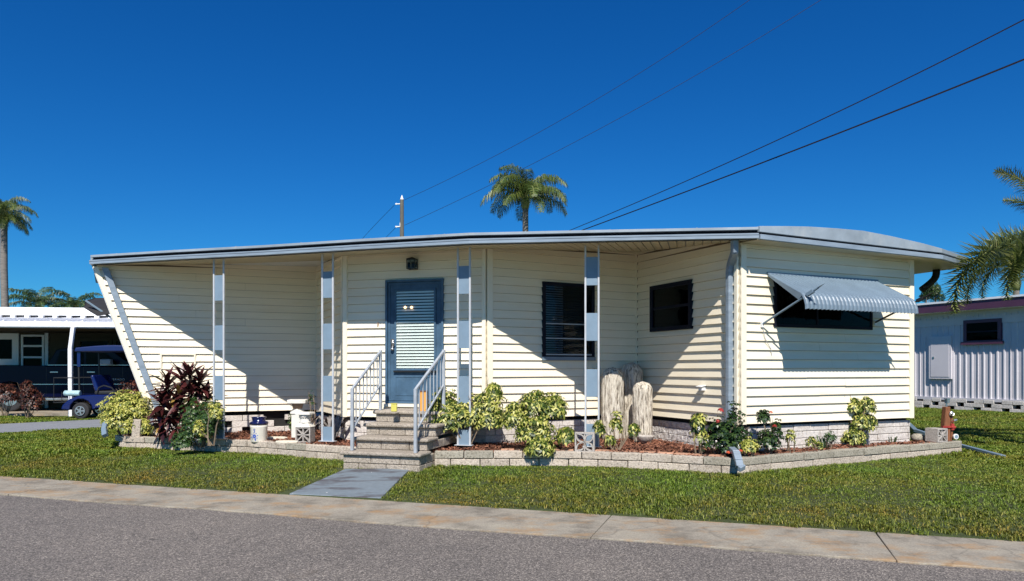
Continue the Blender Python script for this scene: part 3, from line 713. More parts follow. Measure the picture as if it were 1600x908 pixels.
# ------------------------------------------------------------------ awning over the end window
aw = win('awning'); 
a0, az0 = WB.sz(1197, 427); a1, az1 = WB.sz(1371, 443); a1 -= .05
az = (az0+az1)/2; AWW = .70; NR = 30
def aw_prof(f):      # f 0..1 along the slope: out, drop
    if f < .7: return .02 + (AWW-.13)*f/.7, -.31*f/.7
    g = (f-.7)/.3; return .02 + AWW-.13 + .12*math.sin(g*math.pi/2), -.31 - .19*(1-math.cos(g*math.pi/2)) - .035*g
mb = MB(); nf = [0,.2,.4,.6,.7,.76,.82,.88,.94,1.0]; cols = NR*6; vs = []
for i in range(cols+1):
    s = a0 + (a1-a0)*i/cols; ph = (i % 6)/6; h = .021*abs(math.sin(math.pi*ph)) + (.0 if i % 6 else -.006)
    for f in nf:
        o_, dz = aw_prof(f); vs.append(WB.p(s, az+dz+h*(1 if f < .76 else .4), o_ + h*(.3 if f < .76 else 1)))
m_ = len(nf)
mb.add(vs, [(i*m_+j, (i+1)*m_+j, (i+1)*m_+j+1, i*m_+j+1) for i in range(cols) for j in range(m_-1)])
ca = mb.build('canopy', 'awning', aw); sm = ca.modifiers.new('solid', 'SOLIDIFY'); sm.thickness = .003
for s in (a0-.004, a1+.001):
    mb = MB(); pts_ = [WB.p(s, az+aw_prof(f)[1]+.012, aw_prof(f)[0]) for f in nf]
    lo = [WB.p(s, az+aw_prof(f)[1]-.012-.085*min(1,f*1.3), aw_prof(f)[0]-.0) for f in (.7,.4,0)]
    mb.prism(pts_[:7]+lo, WB.d*.004); mb.build('side_wing', 'awning', aw)
sheet(WB, (a0-.01, a1+.01, az+.0, az+.03), .05, .05, 'head_rail', 'awning', aw)
for s, e_ in ((a0+.015, 1), (a1-.03, -1)):
    mb = MB(); b0 = WB.p(s - (.12 if e_ == 1 else .2), az-.70 if e_ == 1 else az-.62, .03); b1 = WB.p(s+.02, az-.34, AWW+.02)
    if e_ == -1: b0 = WB.p(s-.02, az-.62, .03)
    dd = (b1-b0).normalized(); mb.tube([b0, b1+dd*.16], .014, 8)
    mb.box(b1+dd*.03, (.022,.022,.05), dd.to_track_quat('Z','Y').to_matrix()); mb.add([b1+dd*.16+WB.d*.02, b1+dd*.16-WB.d*.02, b1+dd*.27, b1+dd*.16+up*.02], [(0,1,2),(0,3,2),(1,3,2)])
    mb.build('brace', 'bluegrey' if e_ == 1 else 'black', aw)
    mb = MB(); mb.box(b0, (.02,.02,.04), WB.R); mb.build('bracket', 'white', aw)
mb = MB(); b0 = WB.p(a0-.105, az-.70, .035); mb.tube([b0, b0+WB.d*.05-up*.2+WB.n*.01, b0+WB.d*.16-up*.34, b0+WB.d*.2-up*.5-WB.n*.02], .005, 5); mb.build('pull_cord', 'railpaint', aw)
# awning on the left side wall
aw2 = win('side_awning'); wl = Wall(BKL, BL); s_ = wl.L - 1.9
mb = MB(); A0 = K(137,.0125,0); 
q = [K(178,.0117,2.62), K(192,.0130,2.80), K(151,.0128,2.80), K(130,.0124,2.70), K(134,.0122,2.60), K(152,.0119,2.42)]
aw2['x'] = 1; del aw2['x']
q = [K(x,k,ZK(y,k)) for x,y,k in ((152,494,.0120),(131,481,.0122),(134,471,.0125),(150,467,.0130),(190,467,.0132),(190,488,.0121))]
mb.prism(q, up*.02); mb.build('canopy', 'tyre', aw2)
mb = MB(); mb.tube([K(134,.0121,ZK(470,.0121)), K(176,.0121,ZK(498,.0121))], .02, 6); mb.build('brace', 'bluegrey', aw2)

# ------------------------------------------------------------------ front steps and railings
SD = WDo.d.copy(); SN = -WDo.n     # along the door wall, and toward the house
SO = Vector((-1.66, 9.52, 0))
def S(a, b, z): return SO + SD*a + SN*b + up*z      # a across, b toward the house
steps = thing('front_steps', 'grey concrete block front steps with rounded treads below the blue door', 'steps', (0,0,0))
HW = .60; HWR = .46
tz = [.325, .49, .655, .82]
for i, z in enumerate(tz):
    b0 = i*.30; b1 = 1.75; hw = HW + (.0 if i else .03); hr = HWR + (.0 if i else .02)
    # tread slab with overhang
    mb = MB(); mb.hexa([S(-hw-.03,b0-.045,z-.05), S(hr+.03,b0-.045,z-.05), S(hr+.03,b0+.34 if i<3 else b1,z-.05), S(-hw-.03,b0+.34 if i<3 else b1,z-.05), S(-hw-.03,b0-.045,z), S(hr+.03,b0-.045,z), S(hr+.03,b0+.34 if i<3 else b1,z), S(-hw-.03,b0+.34 if i<3 else b1,z)])
    bevel(mb.build('tread', 'step', steps), .02, 3)
    # riser blocks
    lo = tz[i-1] if i else .10
    rows = [(lo+.004, z-.052)] if i else [(.06,.165),(.172,z-.052)]
    for r, (za, zb) in enumerate(rows):
        x = -hw; k = 0
        cuts = [-hw] + [c for c in ([-.22,.2,.55] if (i+r)%2 else [-.4,.0,.4]) if c < hr-.08] + [hr]
        for a, b in zip(cuts[:-1], cuts[1:]):
            m2 = MB(); m2.hexa([S(a+.004,b0,za), S(b-.004,b0,za), S(b-.004,b0+.2,za), S(a+.004,b0+.2,za), S(a+.004,b0,zb), S(b-.004,b0,zb), S(b-.004,b0+.2,zb), S(a+.004,b0+.2,zb)])
            bevel(m2.build('riser_block', 'step', steps), .006, 1)
    for sgn in (-1, 1):   # side blocks
        a = hr if sgn > 0 else -hw; y0 = b0+.205
        for (za, zb) in rows:
            y = y0
            while y < 1.68:
                y2 = min(y+.38, 1.7); m2 = MB()
                lo_, hi_ = (a, a+.1) if sgn < 0 else (a-.1, a)
                m2.hexa([S(lo_,y,za), S(hi_,y,za), S(hi_,y2-.008,za), S(lo_,y2-.008,za), S(lo_,y,zb), S(hi_,y,zb), S(hi_,y2-.008,zb), S(lo_,y2-.008,zb)])
                bevel(m2.build('side_block', 'step', steps), .006, 1); y = y2
mb = MB(); mb.hexa([S(-HW+.1,.22,.05), S(HWR-.1,.22,.05), S(HWR-.1,1.7,.05), S(-HW+.1,1.7,.05), S(-HW+.1,.22,.26), S(HWR-.1,.22,.26), S(HWR-.1,1.7,.26), S(-HW+.1,1.7,.26)]); mb.build('core', 'step', steps)
def railing(a, label, lowx, upx, db=0):
    # positions from the photograph: lower and upper post on the step
    e = thing('handrail', label, 'handrail', (0,0,0), 0, 'handrails of the front steps')
    L0 = S(a+.0, .08+db, tz[0]); U0 = S(a+upx, .98+db, tz[3]); L1 = L0+up*.84; U1 = U0+up*.86
    side = SD
    mb = MB(); mb.bar(L0, L1, .042, .042, side=side); bevel(mb.build('post', 'railpaint', e), .005, 2)
    mb = MB(); mb.bar(U0, U1+up*.02, .042, .042, side=side); bevel(mb.build('post', 'railpaint', e), .005, 2)
    mb = MB(); mb.bar(L1-up*.01, U1, .034, .03, side=side); bevel(mb.build('top_rail', 'railpaint', e), .004, 2)
    dn = .56
    mb = MB(); mb.bar(L1-up*dn, U1-up*(dn-.08), .024, .024, side=side); bevel(mb.build('bottom_rail', 'railpaint', e), .003, 1)
    for i in range(1, 8):
        f = i/8; p = L1.lerp(U1, f); q = (L1-up*dn).lerp(U1-up*(dn-.08), f)
        mb = MB(); mb.bar(q, p, .013, .013, side=side); mb.build('baluster', 'railpaint', e)
railing(-.535, 'left handrail of the front steps, beside the bare cream wall', 0, -.03)
railing(.405, 'right handrail of the front steps, beside the yellow-green shrub', 0, .04, -.04)
# glass things on the landing
vz = thing('jar', 'small square yellow glass jar on the top step below the blue door', 'jar', K(616,.00905,tz[3]))
mb = MB(); mb.box((0,0,.055), (.042,.042,.055)); bevel(mb.build('jar_body', 'yellowglass', vz), .012, 3)
mb = MB(); mb.box((0,0,.116), (.046,.046,.006)); bevel(mb.build('rim', 'yellowglass', vz), .004, 1)
vz = thing('candle_holder', 'tall amber box candle holder behind the right handrail on the landing', 'candle holder', K(662,.00920,tz[3]-.165*0))
mb = MB(); mb.box((0,0,.14), (.05,.05,.14)); bevel(mb.build('amber_panel', 'amber', vz), .006, 2)
mb = MB()
for a, b in ((-1,-1),(1,-1),(1,1),(-1,1)): mb.bar(Vector((a*.052,b*.052,0)), Vector((a*.052,b*.052,.28)), .012)
mb.box((0,0,.284),(.058,.058,.006)); mb.build('frame', 'wood', vz)
# walkway slab
wk = [G(540,733,.105), G(641,733,.105), G(595,779,.012), G(452,772,.012)]
mb = MB(); mb.hexa([p-up*.08 for p in (wk[3],wk[2],wk[1],wk[0])] + [p+up*.008 for p in (wk[3],wk[2],wk[1],wk[0])]); tag(bevel(mb.build('path', 'bluepath'), .008, 2), kind='structure')

# ------------------------------------------------------------------ garden bed: wall of blocks, mulch
gw = thing('garden_wall', 'low two-course concrete block wall edging the flower bed around the house front', 'garden wall')
WTOP = .305
runL = [(-6.60,12.62), (-6.72,12.22), (-6.50,12.02), (-3.96,11.22), (-2.30,10.72)]
stL = S(-HW-.03,.5,0); runL[-1] = (stL.x-.02, stL.y+.05)
stR = S(HWR+.03,.42,0)
runR = [(stR.x+.02, stR.y), (.84,9.80), (1.69,9.52), (2.80,9.0)]
runB = [(2.80,9.0), (3.67,9.50), (6.98,11.22)]
runE = [(6.98,11.22),(6.80,11.60)]
def runpts(run):
    P_ = [Vector((x,y,0)) for x,y in run]; L_ = [0]
    for a, b in zip(P_[:-1], P_[1:]): L_.append(L_[-1]+(b-a).length)
    def at(t):
        for i in range(len(P_)-1):
            if t <= L_[i+1] or i == len(P_)-2:
                d = (P_[i+1]-P_[i]).normalized(); return P_[i]+d*(t-L_[i]), d
    return at, L_[-1]
def build_run(run, long_top=False):
    at, L = runpts(run)
    for course, (za, zb) in enumerate(((.06,.205),(.213,WTOP))):
        t = 0.; first = True
        while t < L-.03:
            w = .40 if not (long_top and course) else random.choice((.4,.8,.62))
            if first and course == 0: w *= .55
            first = False
            t2 = min(t+w, L)
            if L-t2 < .12: t2 = L
            p, d = at(t+.001); q, d2 = at(t2-.001); n1 = Vector((d.y,-d.x,0)); dd = (q-p).normalized(); n1 = Vector((dd.y,-dd.x,0))
            th = .095; o_ = random.uniform(-.005,.005) + (.006 if course else 0); jz = random.uniform(-.003,.004)
            old = course and long_top
            mb = MB(); a = p+dd*.004+n1*o_; b = q-dd*.004+n1*(o_+random.uniform(-.003,.003)); bk = -n1*th*1.6
            mb.hexa([a+up*za, b+up*za, b+bk+up*za, a+bk+up*za, a+up*(zb+jz), b+up*(zb+jz), b+bk+up*(zb+jz), a+bk+up*(zb+jz)])
            bevel(mb.build('block', 'blockold' if (old or (course and random.random()<.25)) else 'block', gw), .008, 2)
            t = t2
build_run(runL); build_run(runR); build_run(runB, True); build_run(runE)
# soil
def poly(name, pts, z, mat, kind='structure'):
    mb = MB(); mb.add([(x,y,z) for x,y in pts], [tuple(range(len(pts)))]); return tag(mb.build(name, mat), kind=kind)
bedL = [(-6.5,12.08),(-3.96,11.28),(stL.x,stL.y+.12),(-1.6,11.4),(-2.68,11.62),(-3.65,13.5),(-6.3,12.6),(-6.6,12.5)]
bedR = [(stR.x,stR.y+.08),(.86,9.88),(1.72,9.60),(2.82,9.09),(3.64,9.56),(6.9,11.24),(6.75,11.62),(6.2,11.42),(3.0,10.0),(2.1,12.3),(-.4,11.0),(-1.2,11.2)]
poly('mulch_bed', bedL, .275, 'mulch'); poly('mulch_bed', bedR, .275, 'mulch')
def inside(P_, x, y):
    c = np.zeros(len(x), bool); n = len(P_)
    for i in range(n):
        x1,y1 = P_[i]; x2,y2 = P_[(i+1)%n]
        c ^= ((y1>y) != (y2>y)) & (x < (x2-x1)*(y-y1)/(y2-y1+1e-12)+x1)
    return c
def chips(bed, n):
    xs = [p[0] for p in bed]; ys = [p[1] for p in bed]
    x = rng.uniform(min(xs),max(xs),n*3); y = rng.uniform(min(ys),max(ys),n*3); ok = inside(bed,x,y); x=x[ok][:n]; y=y[ok][:n]; n=len(x)
    a = rng.uniform(0,6.28,n); l = rng.uniform(.015,.045,n); w = rng.uniform(.004,.010,n); ti = rng.uniform(-.5,.5,n); z = .278+rng.uniform(0,.03,n)+.015*np.sin(x*5)*np.sin(y*4)
    d = np.stack([np.cos(a)*np.cos(ti),np.sin(a)*np.cos(ti),np.sin(ti)],1)*l[:,None]; e_ = np.stack([-np.sin(a),np.cos(a),rng.uniform(-.5,.5,n)],1)*w[:,None]; c = np.stack([x,y,z],1)
    V = np.stack([c-d-e_,c+d-e_,c+d+e_,c-d+e_],1).reshape(-1,3); return V
V = np.concatenate([chips(bedL,9000), chips(bedR,13000)]); F = np.arange(len(V)).reshape(-1,4)
tag(fastmesh('mulch', V, F, 'chip'), 'red-brown bark mulch filling the flower bed', 'mulch', kind='stuff')
# terracotta pavers along the inner edge and stepping stones
pav = thing('paver_edging', 'row of terracotta pavers inside the flower bed wall, between the posts and the corner', 'paver edging')
at, L = runpts(runR); t = .9
while t < L-.3:
    p, d = at(t); n1 = Vector((-d.y,d.x,0)); w = random.uniform(.17,.21)
    mb = MB(); a = p+n1*.18; mb.hexa([a+up*.26,a+d*w+up*.26,a+d*w+n1*.12+up*.26,a+n1*.12+up*.26,a+up*.312,a+d*w+up*.31,a+d*w+n1*.12+up*.315,a+n1*.12+up*.315])
    bevel(mb.build('paver', 'pinkpaver', pav), .008, 1); t += w+.02
def stone(px, k, rx, ry, label):
    mb = MB(); n = 12; c = K(px,k,.285)
    ps = [(c.x+rx*math.cos(6.283*i/n)*random.uniform(.85,1.1), c.y+ry*math.sin(6.283*i/n)*random.uniform(.85,1.1)) for i in range(n)]
    mb.prism([(x,y,.28) for x,y in ps], up*.045); tag(bevel(mb.build('stepping_stone','stone'), .01, 2), label, 'stepping stone', 'stepping stones in the mulch')
stone(432, .01035, .17, .12, 'flat cream stepping stone farther back, right of the crock'); stone(450, .0098, .19, .12, 'flat cream stepping stone against the wall, below the square breeze block')

# ------------------------------------------------------------------ garden ornaments
def breeze_mesh(sz=.31, dp=.13, style="petal"):
    """screen block: square frame with four curved petals meeting in the middle"""
    mb = MB(); h = sz/2; t = .018 if sz < .3 else .028
    for a, b in (((-h,0),(h,0)),):
        pass
    for cx, cz, hx, hz in ((0,-h+t/2,h,t/2),(0,h-t/2,h,t/2),(-h+t/2,0,t/2,h-t),(h-t/2,0,t/2,h-t)): mb.box((cx,0,cz+h),(hx,dp/2,hz))
    hh = h-t
    for sx in (-1,1):
        for sz_ in (-1,1):
            for bow in ((-1, 1) if style == 'petal' else (0,)):
                pts_ = []
                for i in range(7):
                    f = i/6; x = sx*hh*f; z = sz_*hh*f; o_ = bow*.17*sz*math.sin(math.pi*f)
                    pts_.append(Vector((x - o_*sx*.7*1, 0, z + o_*sz_*.7 + h)))
                for a, b in zip(pts_[:-1], pts_[1:]): mb.bar(a, b+(b-a)*.08, dp*.96, .016, side=(0,1,0))
    mb.bar(Vector((0,0,t)), Vector((0,0,sz-t)), dp*.9, .016, side=(0,1,0))
    if style == 'star': mb.bar(Vector((-hh,0,h)), Vector((hh,0,h)), dp*.88, .016, side=(0,1,0))
    return mb
def breeze(c, rz_, label, sz=.31, dp=.13, mat='breeze', style='petal'):
    o = breeze_mesh(sz, dp, style).build('breeze_block', mat); o.location = c; o.rotation_euler = (0,0,rz_)
    return tag(o, label, 'breeze block', 'decorative breeze blocks in the flower bed')
breeze(K(477,.00985,.30), rad(-6), 'grey breeze block under the white urn capital, left part of the bed', .235, .2, style='star')
breeze(K(914,.00868,.30), rad(-12), 'pale breeze block at the foot of the fourth post', .265, .1)
breeze(K(1463,.00985,WTOP+.003), rad(20), 'breeze block on the wall end beside the brown timber standpipe', .205, .22, style='star')
# tall pedestal
pd = thing('pedestal', 'tall white square pedestal with a flat cap behind the breeze block', 'pedestal', K(465,.01035,.32), rad(8))
mb = MB(); mb.box((0,0,.19),(.085,.085,.19)); bevel(mb.build('shaft','plaster',pd),.008,2)
mb = MB(); mb.box((0,0,.40),(.10,.10,.02)); mb.lathe((0,0,.42),[(.11,0),(.085,.03),(.07,.05)],4); bevel(mb.build('collar','plaster',pd),.005,1)
mb = MB(); mb.lathe((0,0,.465),[(.075,0),(.085,.06),(.11,.09)],16); mb.build('neck','brownconc',pd,True)
mb = MB(); mb.box((0,0,.58),(.145,.145,.03)); bevel(mb.build('cap','plaster',pd),.01,2)
# capital / small urn on the breeze block
ur = thing('urn', 'short white classical urn standing on the square breeze block', 'urn', K(477,.00985,.537), rad(-6))
mb = MB(); mb.add([(-.12,-.11,.0),(.12,-.11,0),(.12,.11,0),(-.12,.11,0),(-.075,-.075,.055),(.075,-.075,.055),(.075,.075,.055),(-.075,.075,.055)],[(3,2,1,0),(0,1,5,4),(1,2,6,5),(2,3,7,6),(3,0,4,7),(4,5,6,7)]); mb.build('foot','plaster',ur)
mb = MB(); mb.lathe((0,0,.055),[(.085,0),(.09,.02),(.072,.035),(.085,.06),(.075,.085),(.088,.11),(.095,.135)],20)
for i in range(16):
    a_ = 6.283*i/16; mb.box((.082*math.cos(a_),.082*math.sin(a_),.155),(.011,.011,.016),Matrix.Rotation(a_,3,'Z'))
mb.build('bowl','plaster',ur,True)
mb = MB(); mb.box((0,0,.20),(.115,.115,.014)); mb.box((0,0,.218),(.105,.105,.006)); bevel(mb.build('rim','plaster',ur),.005,2)
# crock with cobalt bowl
cr = thing('crock', 'cream ceramic crock printed with a blue flower, standing in the mulch', 'crock', K(404.5,.0100,.285))
mb = MB(); mb.lathe((0,0,0),[(.118,0),(.125,.015),(.128,.22),(.134,.24),(.134,.262),(.12,.262),(.118,.04)],28); mb.build('pot','ceramic',cr,True)
mb = MB()
def petal(a, r0, r1, zc, w):
    ang0 = rad(-102)
    P3 = lambda x, z: Vector((.1305*math.cos(ang0+x/.128), .1305*math.sin(ang0+x/.128), z))
    c_, s_ = math.cos(a), math.sin(a)
    q = [(r0,0),((r0+r1)/2,w),(r1,0),((r0+r1)/2,-w)]
    mb.add([P3(x*c_-y*s_, zc+x*s_+y*c_) for x,y in q], [(0,1,2,3)])
for i in range(9): petal(i*.7, .006, .034, .10, .012)
for i in range(8): petal(i*.785+.2, .040, .062, .10, .008)
for i in range(5): petal(i*1.25+.3, .004, .02, .20, .007)
petal(1.4, -.0, .05, .145, .008); petal(-1.2, .03, .07, .09, .008); petal(3.6,.035,.065,.10,.008); petal(5.2,.03,.06,.1,.008)
mb.build('floral_print','motif',cr)
bw = thing('bowl', 'dark cobalt glazed bowl stacked upside on the cream crock', 'bowl', K(404.5,.0100,.552))
mb = MB(); mb.lathe((0,0,0),[(.13,0),(.145,.03),(.135,.05),(.10,.06),(.105,.10),(.115,.125),(.09,.13)],24); mb.build('bowl_body','cobalt',bw,True)
# furrowed columnar cacti
def cactus(px, k, w, h, label, seed):
    random.seed(seed); n = 72; N = 36; c = K(px,k,.28); prof = []; vs = []
    ph = [random.uniform(0,6.28) for _ in range(6)]
    for j in range(N+1):
        f = j/N; z = h*f
        r = w/2*(.88 + .12*min(1,f*5)) if f < .86 else w/2*math.sqrt(max(0.0,1-((f-.86)/.14)**2))**.8
        for i in range(n):
            a = 6.283*i/n; tw = .35*f
            rib = .075*abs(math.sin(6.5*(a+tw+.12*math.sin(f*9+ph[5]))+ph[0])) + .035*math.sin(15*a+ph[1]+f*3) + .02*math.sin(23*a+f*14+ph[2]) + .02*math.sin(4*a+f*9+ph[3])
            rr = max(.002, r*(1+rib*(1 if f<.9 else .5))); vs.append((rr*math.cos(a), rr*math.sin(a)*.92, z + .006*math.sin(7*a+ph[4])))
    fs = [(j*n+i, j*n+(i+1)%n, (j+1)*n+(i+1)%n, (j+1)*n+i) for j in range(N) for i in range(n)] + [tuple(range(N*n,(N+1)*n))]
    mb = MB(); mb.add(vs, fs); o = mb.build('cactus', 'cactus', None, True); o.location = c
    tag(o, label, 'cactus', 'pale furrowed cacti in the wall corner')
cactus(957,.0102,.325,1.17,'leftmost of three pale furrowed columnar cacti, beside the post',11)
cactus(987,.01045,.325,1.25,'tallest of three pale furrowed cacti, in the corner behind the others',12)
cactus(1004,.0100,.285,.945,'shortest of three pale furrowed cacti, on the right near the grey bowl',13)
bw = thing('bowl', 'low grey footed bowl on the mulch at the foot of the shortest cactus', 'bowl', K(1008,.00975,.285))
mb = MB(); mb.lathe((0,0,0),[(.05,0),(.05,.02),(.07,.03),(.12,.06),(.135,.11),(.14,.125),(.125,.125),(.11,.07)],24); mb.build('bowl_body','breeze',bw,True)
# upright block and stone
mb = MB(); mb.box((0,0,.17),(.065,.05,.17)); o = bevel(mb.build('upright_block','block'),.01,2); o.location = K(213,.0106,.25); o.rotation_euler=(0,rad(3),rad(10)); tag(o,'pale concrete block stood on end in the left corner of the bed','block')
mb = MB(); mb.lathe((0,0,0),[(.09,0),(.10,.03),(.095,.07),(.06,.10),(.02,.105)],12); o = mb.build('rock','blockold',None,True); o.location=K(1434,.01005,WTOP); tag(o,'dark rounded rock on the wall top near the house corner','rock')
# standpipe
sp = thing('standpipe', 'brown timber water standpipe with red valve at the right end of the garden wall', 'standpipe', K(1479,.01000,WTOP-.0), rad(10))
mb = MB(); mb.hexa([Vector(p) for p in ((-.095,-.05,0),(.03,-.05,0),(.03,.05,0),(-.095,.05,0),(-.045,-.045,.53),(.035,-.045,.53),(.035,.045,.53),(-.045,.045,.53))]); bevel(mb.build('timber','wood',sp),.008,1)
mb = MB(); mb.tube([(.06,-.03,0),(.06,-.03,.42)],.022,8); mb.build('pipe','wood',sp)
mb = MB(); mb.box((-.02,-.055,.22),(.10,.012,.015)); mb.tube([(.03,-.06,.21),(.095,-.06,.21)],.025,8); mb.tube([(.06,-.05,.17),(.06,-.05,.27)],.03,8); mb.build('valve','redpaint',sp)
mb = MB(); mb.tube([(.06,-.05,.30),(.06,-.09,.32),(.10,-.09,.33)],.018,8); mb.tube([(.055,-.05,.40),(.04,-.08,.42)],.025,8); mb.lathe((.03,-.06,.40),[(.03,0),(.035,.03),(.02,.06)],10); mb.build('tap','silver',sp)
mb = MB(); mb.tube([(.085,-.10,.07),(.085,-.075,.07)],.042,14); mb.build('hose_cap','white',sp); 
mb = MB(); mb.tube([(.085,-.104,.07),(.085,-.10,.07)],.028,12); mb.build('cap_face','panelblue',sp)
mb = MB(); mb.tube([(0,0,.53),(0,0,.60)],.014,8); mb.box((.01,-.0,.615),(.022,.03,.03)); mb.box((.01,0,.652),(.03,.035,.008)); mb.build('sensor','silver',sp)
# blue downspout extension on the lawn
de = thing('downspout_extension', 'long blue-grey downspout extension lying on the lawn right of the garden wall', 'downspout')
a_ = K(1428,.0114,.34); b_ = K(1497,.0105,.30); c_ = G(1568,716,.16)+up*.03
mb = MB(); mb.bar(K(1418,.0113,.45), a_, .09, .07); mb.bar(a_, K(1494,.0104,.20), .08, .06, side=(.5,.6,0)); bevel(mb.build('upper_run','bluegrey',de),.008,2)
mb = MB(); b_=K(1494,.0104,.20); c_=K(1568,.0094,.135); mb.bar(b_, c_, .08, .05, side=(.5,.6,0)); bevel(mb.build('lower_run','bluegrey',de),.008,2)

# ------------------------------------------------------------------ plants
def rosettes(centers, rl, nl, w, droop=.3, seedx=0, up_bias=.0):
    """palmate clusters of leaflets: each leaflet two quads folded along the midrib -> one island each"""
    V = []; F = []
    for c, ax in centers:
        c = Vector(c); ax = Vector(ax).normalized(); a = ax.orthogonal().normalized(); b = ax.cross(a); ph = random.uniform(0,6.28); sc_ = random.uniform(.7,1.2)
        for i in range(nl):
            t = ph + 6.283*i/nl + random.uniform(-.25,.25); l = rl*sc_*random.uniform(.7,1.15)
            d = (a*math.cos(t)+b*math.sin(t)); s_ = ax.cross(d)*w*sc_
            p0 = c + d*l*.12; p1 = c + d*l*.55 + ax*l*(.12) ; p2 = c + d*l - ax*l*droop*random.uniform(.5,1.3)
            o = len(V); V += [p0, p1+s_, p2, p1-s_, ]; F.append((o,o+1,o+2,o+3))
    return V, F
def shrub(name, label, cat, base, rx, ry, h, n, rl, nl, w, mat, stemmat='stem', lobes=None, hollow=.5, group=None, flowers=None, lowf=.25, stems=7):
    e = thing(name, label, cat, base, 0, group)
    lobes = lobes or [(0,0,.62,.95,.38)]      # x,y,z (in rx,ry,h), radius, vertical radius
    C_ = []
    for i in range(n):
        lx, ly, lz_, lr, lv = random.choice(lobes)
        while True:
            q = Vector((random.gauss(0,1), random.gauss(0,1), random.gauss(0,1))).normalized()
            if q.z > -.55: break
        r = random.uniform(hollow,1)**.6 * random.uniform(.82,1.08)
        p = Vector((lx*rx+q.x*rx*lr*r, ly*ry+q.y*ry*lr*r, lz_*h+q.z*h*lv*r))
        if p.z < .02: continue
        ax = Vector((q.x*.8, q.y*.8-.15, q.z*.6+.75)).normalized()
        C_.append((p, ax))
    V_, F_ = rosettes(C_, rl, nl, w)
    o = fastmesh('foliage', [tuple(v) for v in V_], F_, mat, e); o['kind'] = 'stuff'
    mb = MB()
    for s in range(stems):
        a = 6.283*s/stems + random.uniform(-.3,.3); lx, ly, lz_, lr, lv = lobes[s % len(lobes)]
        tip = Vector((lx*rx+math.cos(a)*rx*lr*.65, ly*ry+math.sin(a)*ry*lr*.65, lz_*h+random.uniform(-.1,.3)*h*lv)); b0 = Vector((math.cos(a)*.04, math.sin(a)*.04, -.02))
        mid = b0.lerp(tip,.5)+Vector((random.uniform(-.04,.04),random.uniform(-.04,.04),.03))
        mb.tube([b0, mid, tip], [.012,.009,.005], 5)
        for k in range(3):
            tp = tip + Vector((random.uniform(-.14,.14)*rx*2, random.uniform(-.14,.14)*ry*2, random.uniform(.0,.22)*h)); mb.tube([mid.lerp(tip,.4+.2*k), tp], [.006,.003], 4)
    mb.build('stems', stemmat, e)
    if flowers:
        for fx, fy, fz, r, fm in flowers:
            cs = []
            for i in range(26):
                q = Vector((random.gauss(0,1),random.gauss(0,1),random.gauss(0,1))).normalized(); q.z = abs(q.z)
                cs.append((Vector((fx,fy,fz))+q*r*Vector((1,1,.6)).length*.5, q))
            V2, F2 = rosettes(cs, r*.5, 4, r*.16, 0); fastmesh('flower', [tuple(v) for v in V2], F2, fm, e)
    return e
random.seed(21)
shrub('variegated_shrub','dense bright yellow variegated shrub at the far left corner of the bed','shrub',K(196,.0108,.25),.46,.4,.82,950,.068,7,.013,'varieg2',lobes=[(-.35,0,.52,.62,.42),(.35,0,.55,.62,.42),(0,0,.68,.6,.34),(.75,-.3,.25,.3,.2),(0,-.4,.4,.7,.35)],hollow=.4)
shrub('green_shrub','feathery mid-green shrub spilling over the wall beside the maroon plant','shrub',K(314,.0100,.22),.36,.33,.82,1000,.045,7,.010,'green',lobes=[(-.3,-.1,.6,.6,.36),(.45,-.1,.55,.6,.4),(0,-.45,.3,.75,.35),(-.5,-.75,.10,.5,.25),(.1,-.2,.4,.9,.35)],hollow=.2)
shrub('variegated_shrub','pale yellow leafy sprigs growing through the green shrub','shrub',K(330,.0097,.28),.22,.16,.6,70,.06,7,.012,'varieg2',lobes=[(.3,0,.8,.6,.3),(-.9,0,.35,.4,.3)],hollow=.3,stems=4)
shrub('variegated_shrub','large yellow-green shrub around the third post, right of the steps','shrub',K(732,.00925,.28),.55,.38,.92,1150,.082,8,.014,'varieg',lobes=[(-.58,0,.62,.46,.34),(-.8,-.1,.5,.38,.28),(-.6,-.2,.45,.45,.28),(.52,.0,.62,.46,.34),(.1,.0,.55,.5,.3),(-.3,-.1,.5,.5,.25),(.55,-.1,.45,.4,.22),(.66,.0,.88,.2,.14)],hollow=.25,stems=14)
shrub('variegated_shrub','yellow-green shrub leaning over the wall between the third and fourth posts','shrub',K(836,.0089,.26),.50,.38,.86,1050,.082,8,.014,'varieg',lobes=[(-.55,0,.55,.42,.3),(.45,0,.7,.48,.28),(0,-.1,.75,.5,.28),(0,-.35,.35,.6,.3),(.85,-.2,.28,.22,.14),(.1,-.75,.12,.4,.2)],hollow=.25,stems=12)
shrub('variegated_shrub','small sparse yellow-green shrub in front of the cacti','shrub',K(963,.0088,.28),.29,.16,.55,120,.075,8,.014,'varieg',lobes=[(0,0,.68,.26,.36),(-.8,0,.62,.26,.2),(.85,0,.55,.28,.22),(-.3,0,.3,.3,.15)],hollow=.1,stems=8)
shrub('ixora_shrub','dark glossy green shrub with red flowers by the downspout at the house corner','flowering shrub',K(1128,.0084,.26),.42,.3,.70,440,.062,6,.016,'ixora',lobes=[(.35,0,.62,.36,.48),(-.1,0,.45,.6,.34),(.0,-.3,.25,.8,.3),(.5,-.3,.3,.4,.3),(-.75,0,.6,.2,.25)],hollow=.1,flowers=[(-.06,-.15,.62,.045,'redflower'),(-.10,-.15,.48,.035,'redflower'),(-.02,-.34,.10,.03,'orangeflower'),(.13,-.36,.12,.032,'orangeflower')])
shrub('variegated_shrub','thin yellow-leaved shrub left of the dark red-flowered one','shrub',K(1092,.0084,.28),.16,.12,.56,40,.085,7,.016,'varieg2',lobes=[(0,0,.8,.7,.2),(.1,0,.5,.7,.2)],hollow=.1,stems=4)
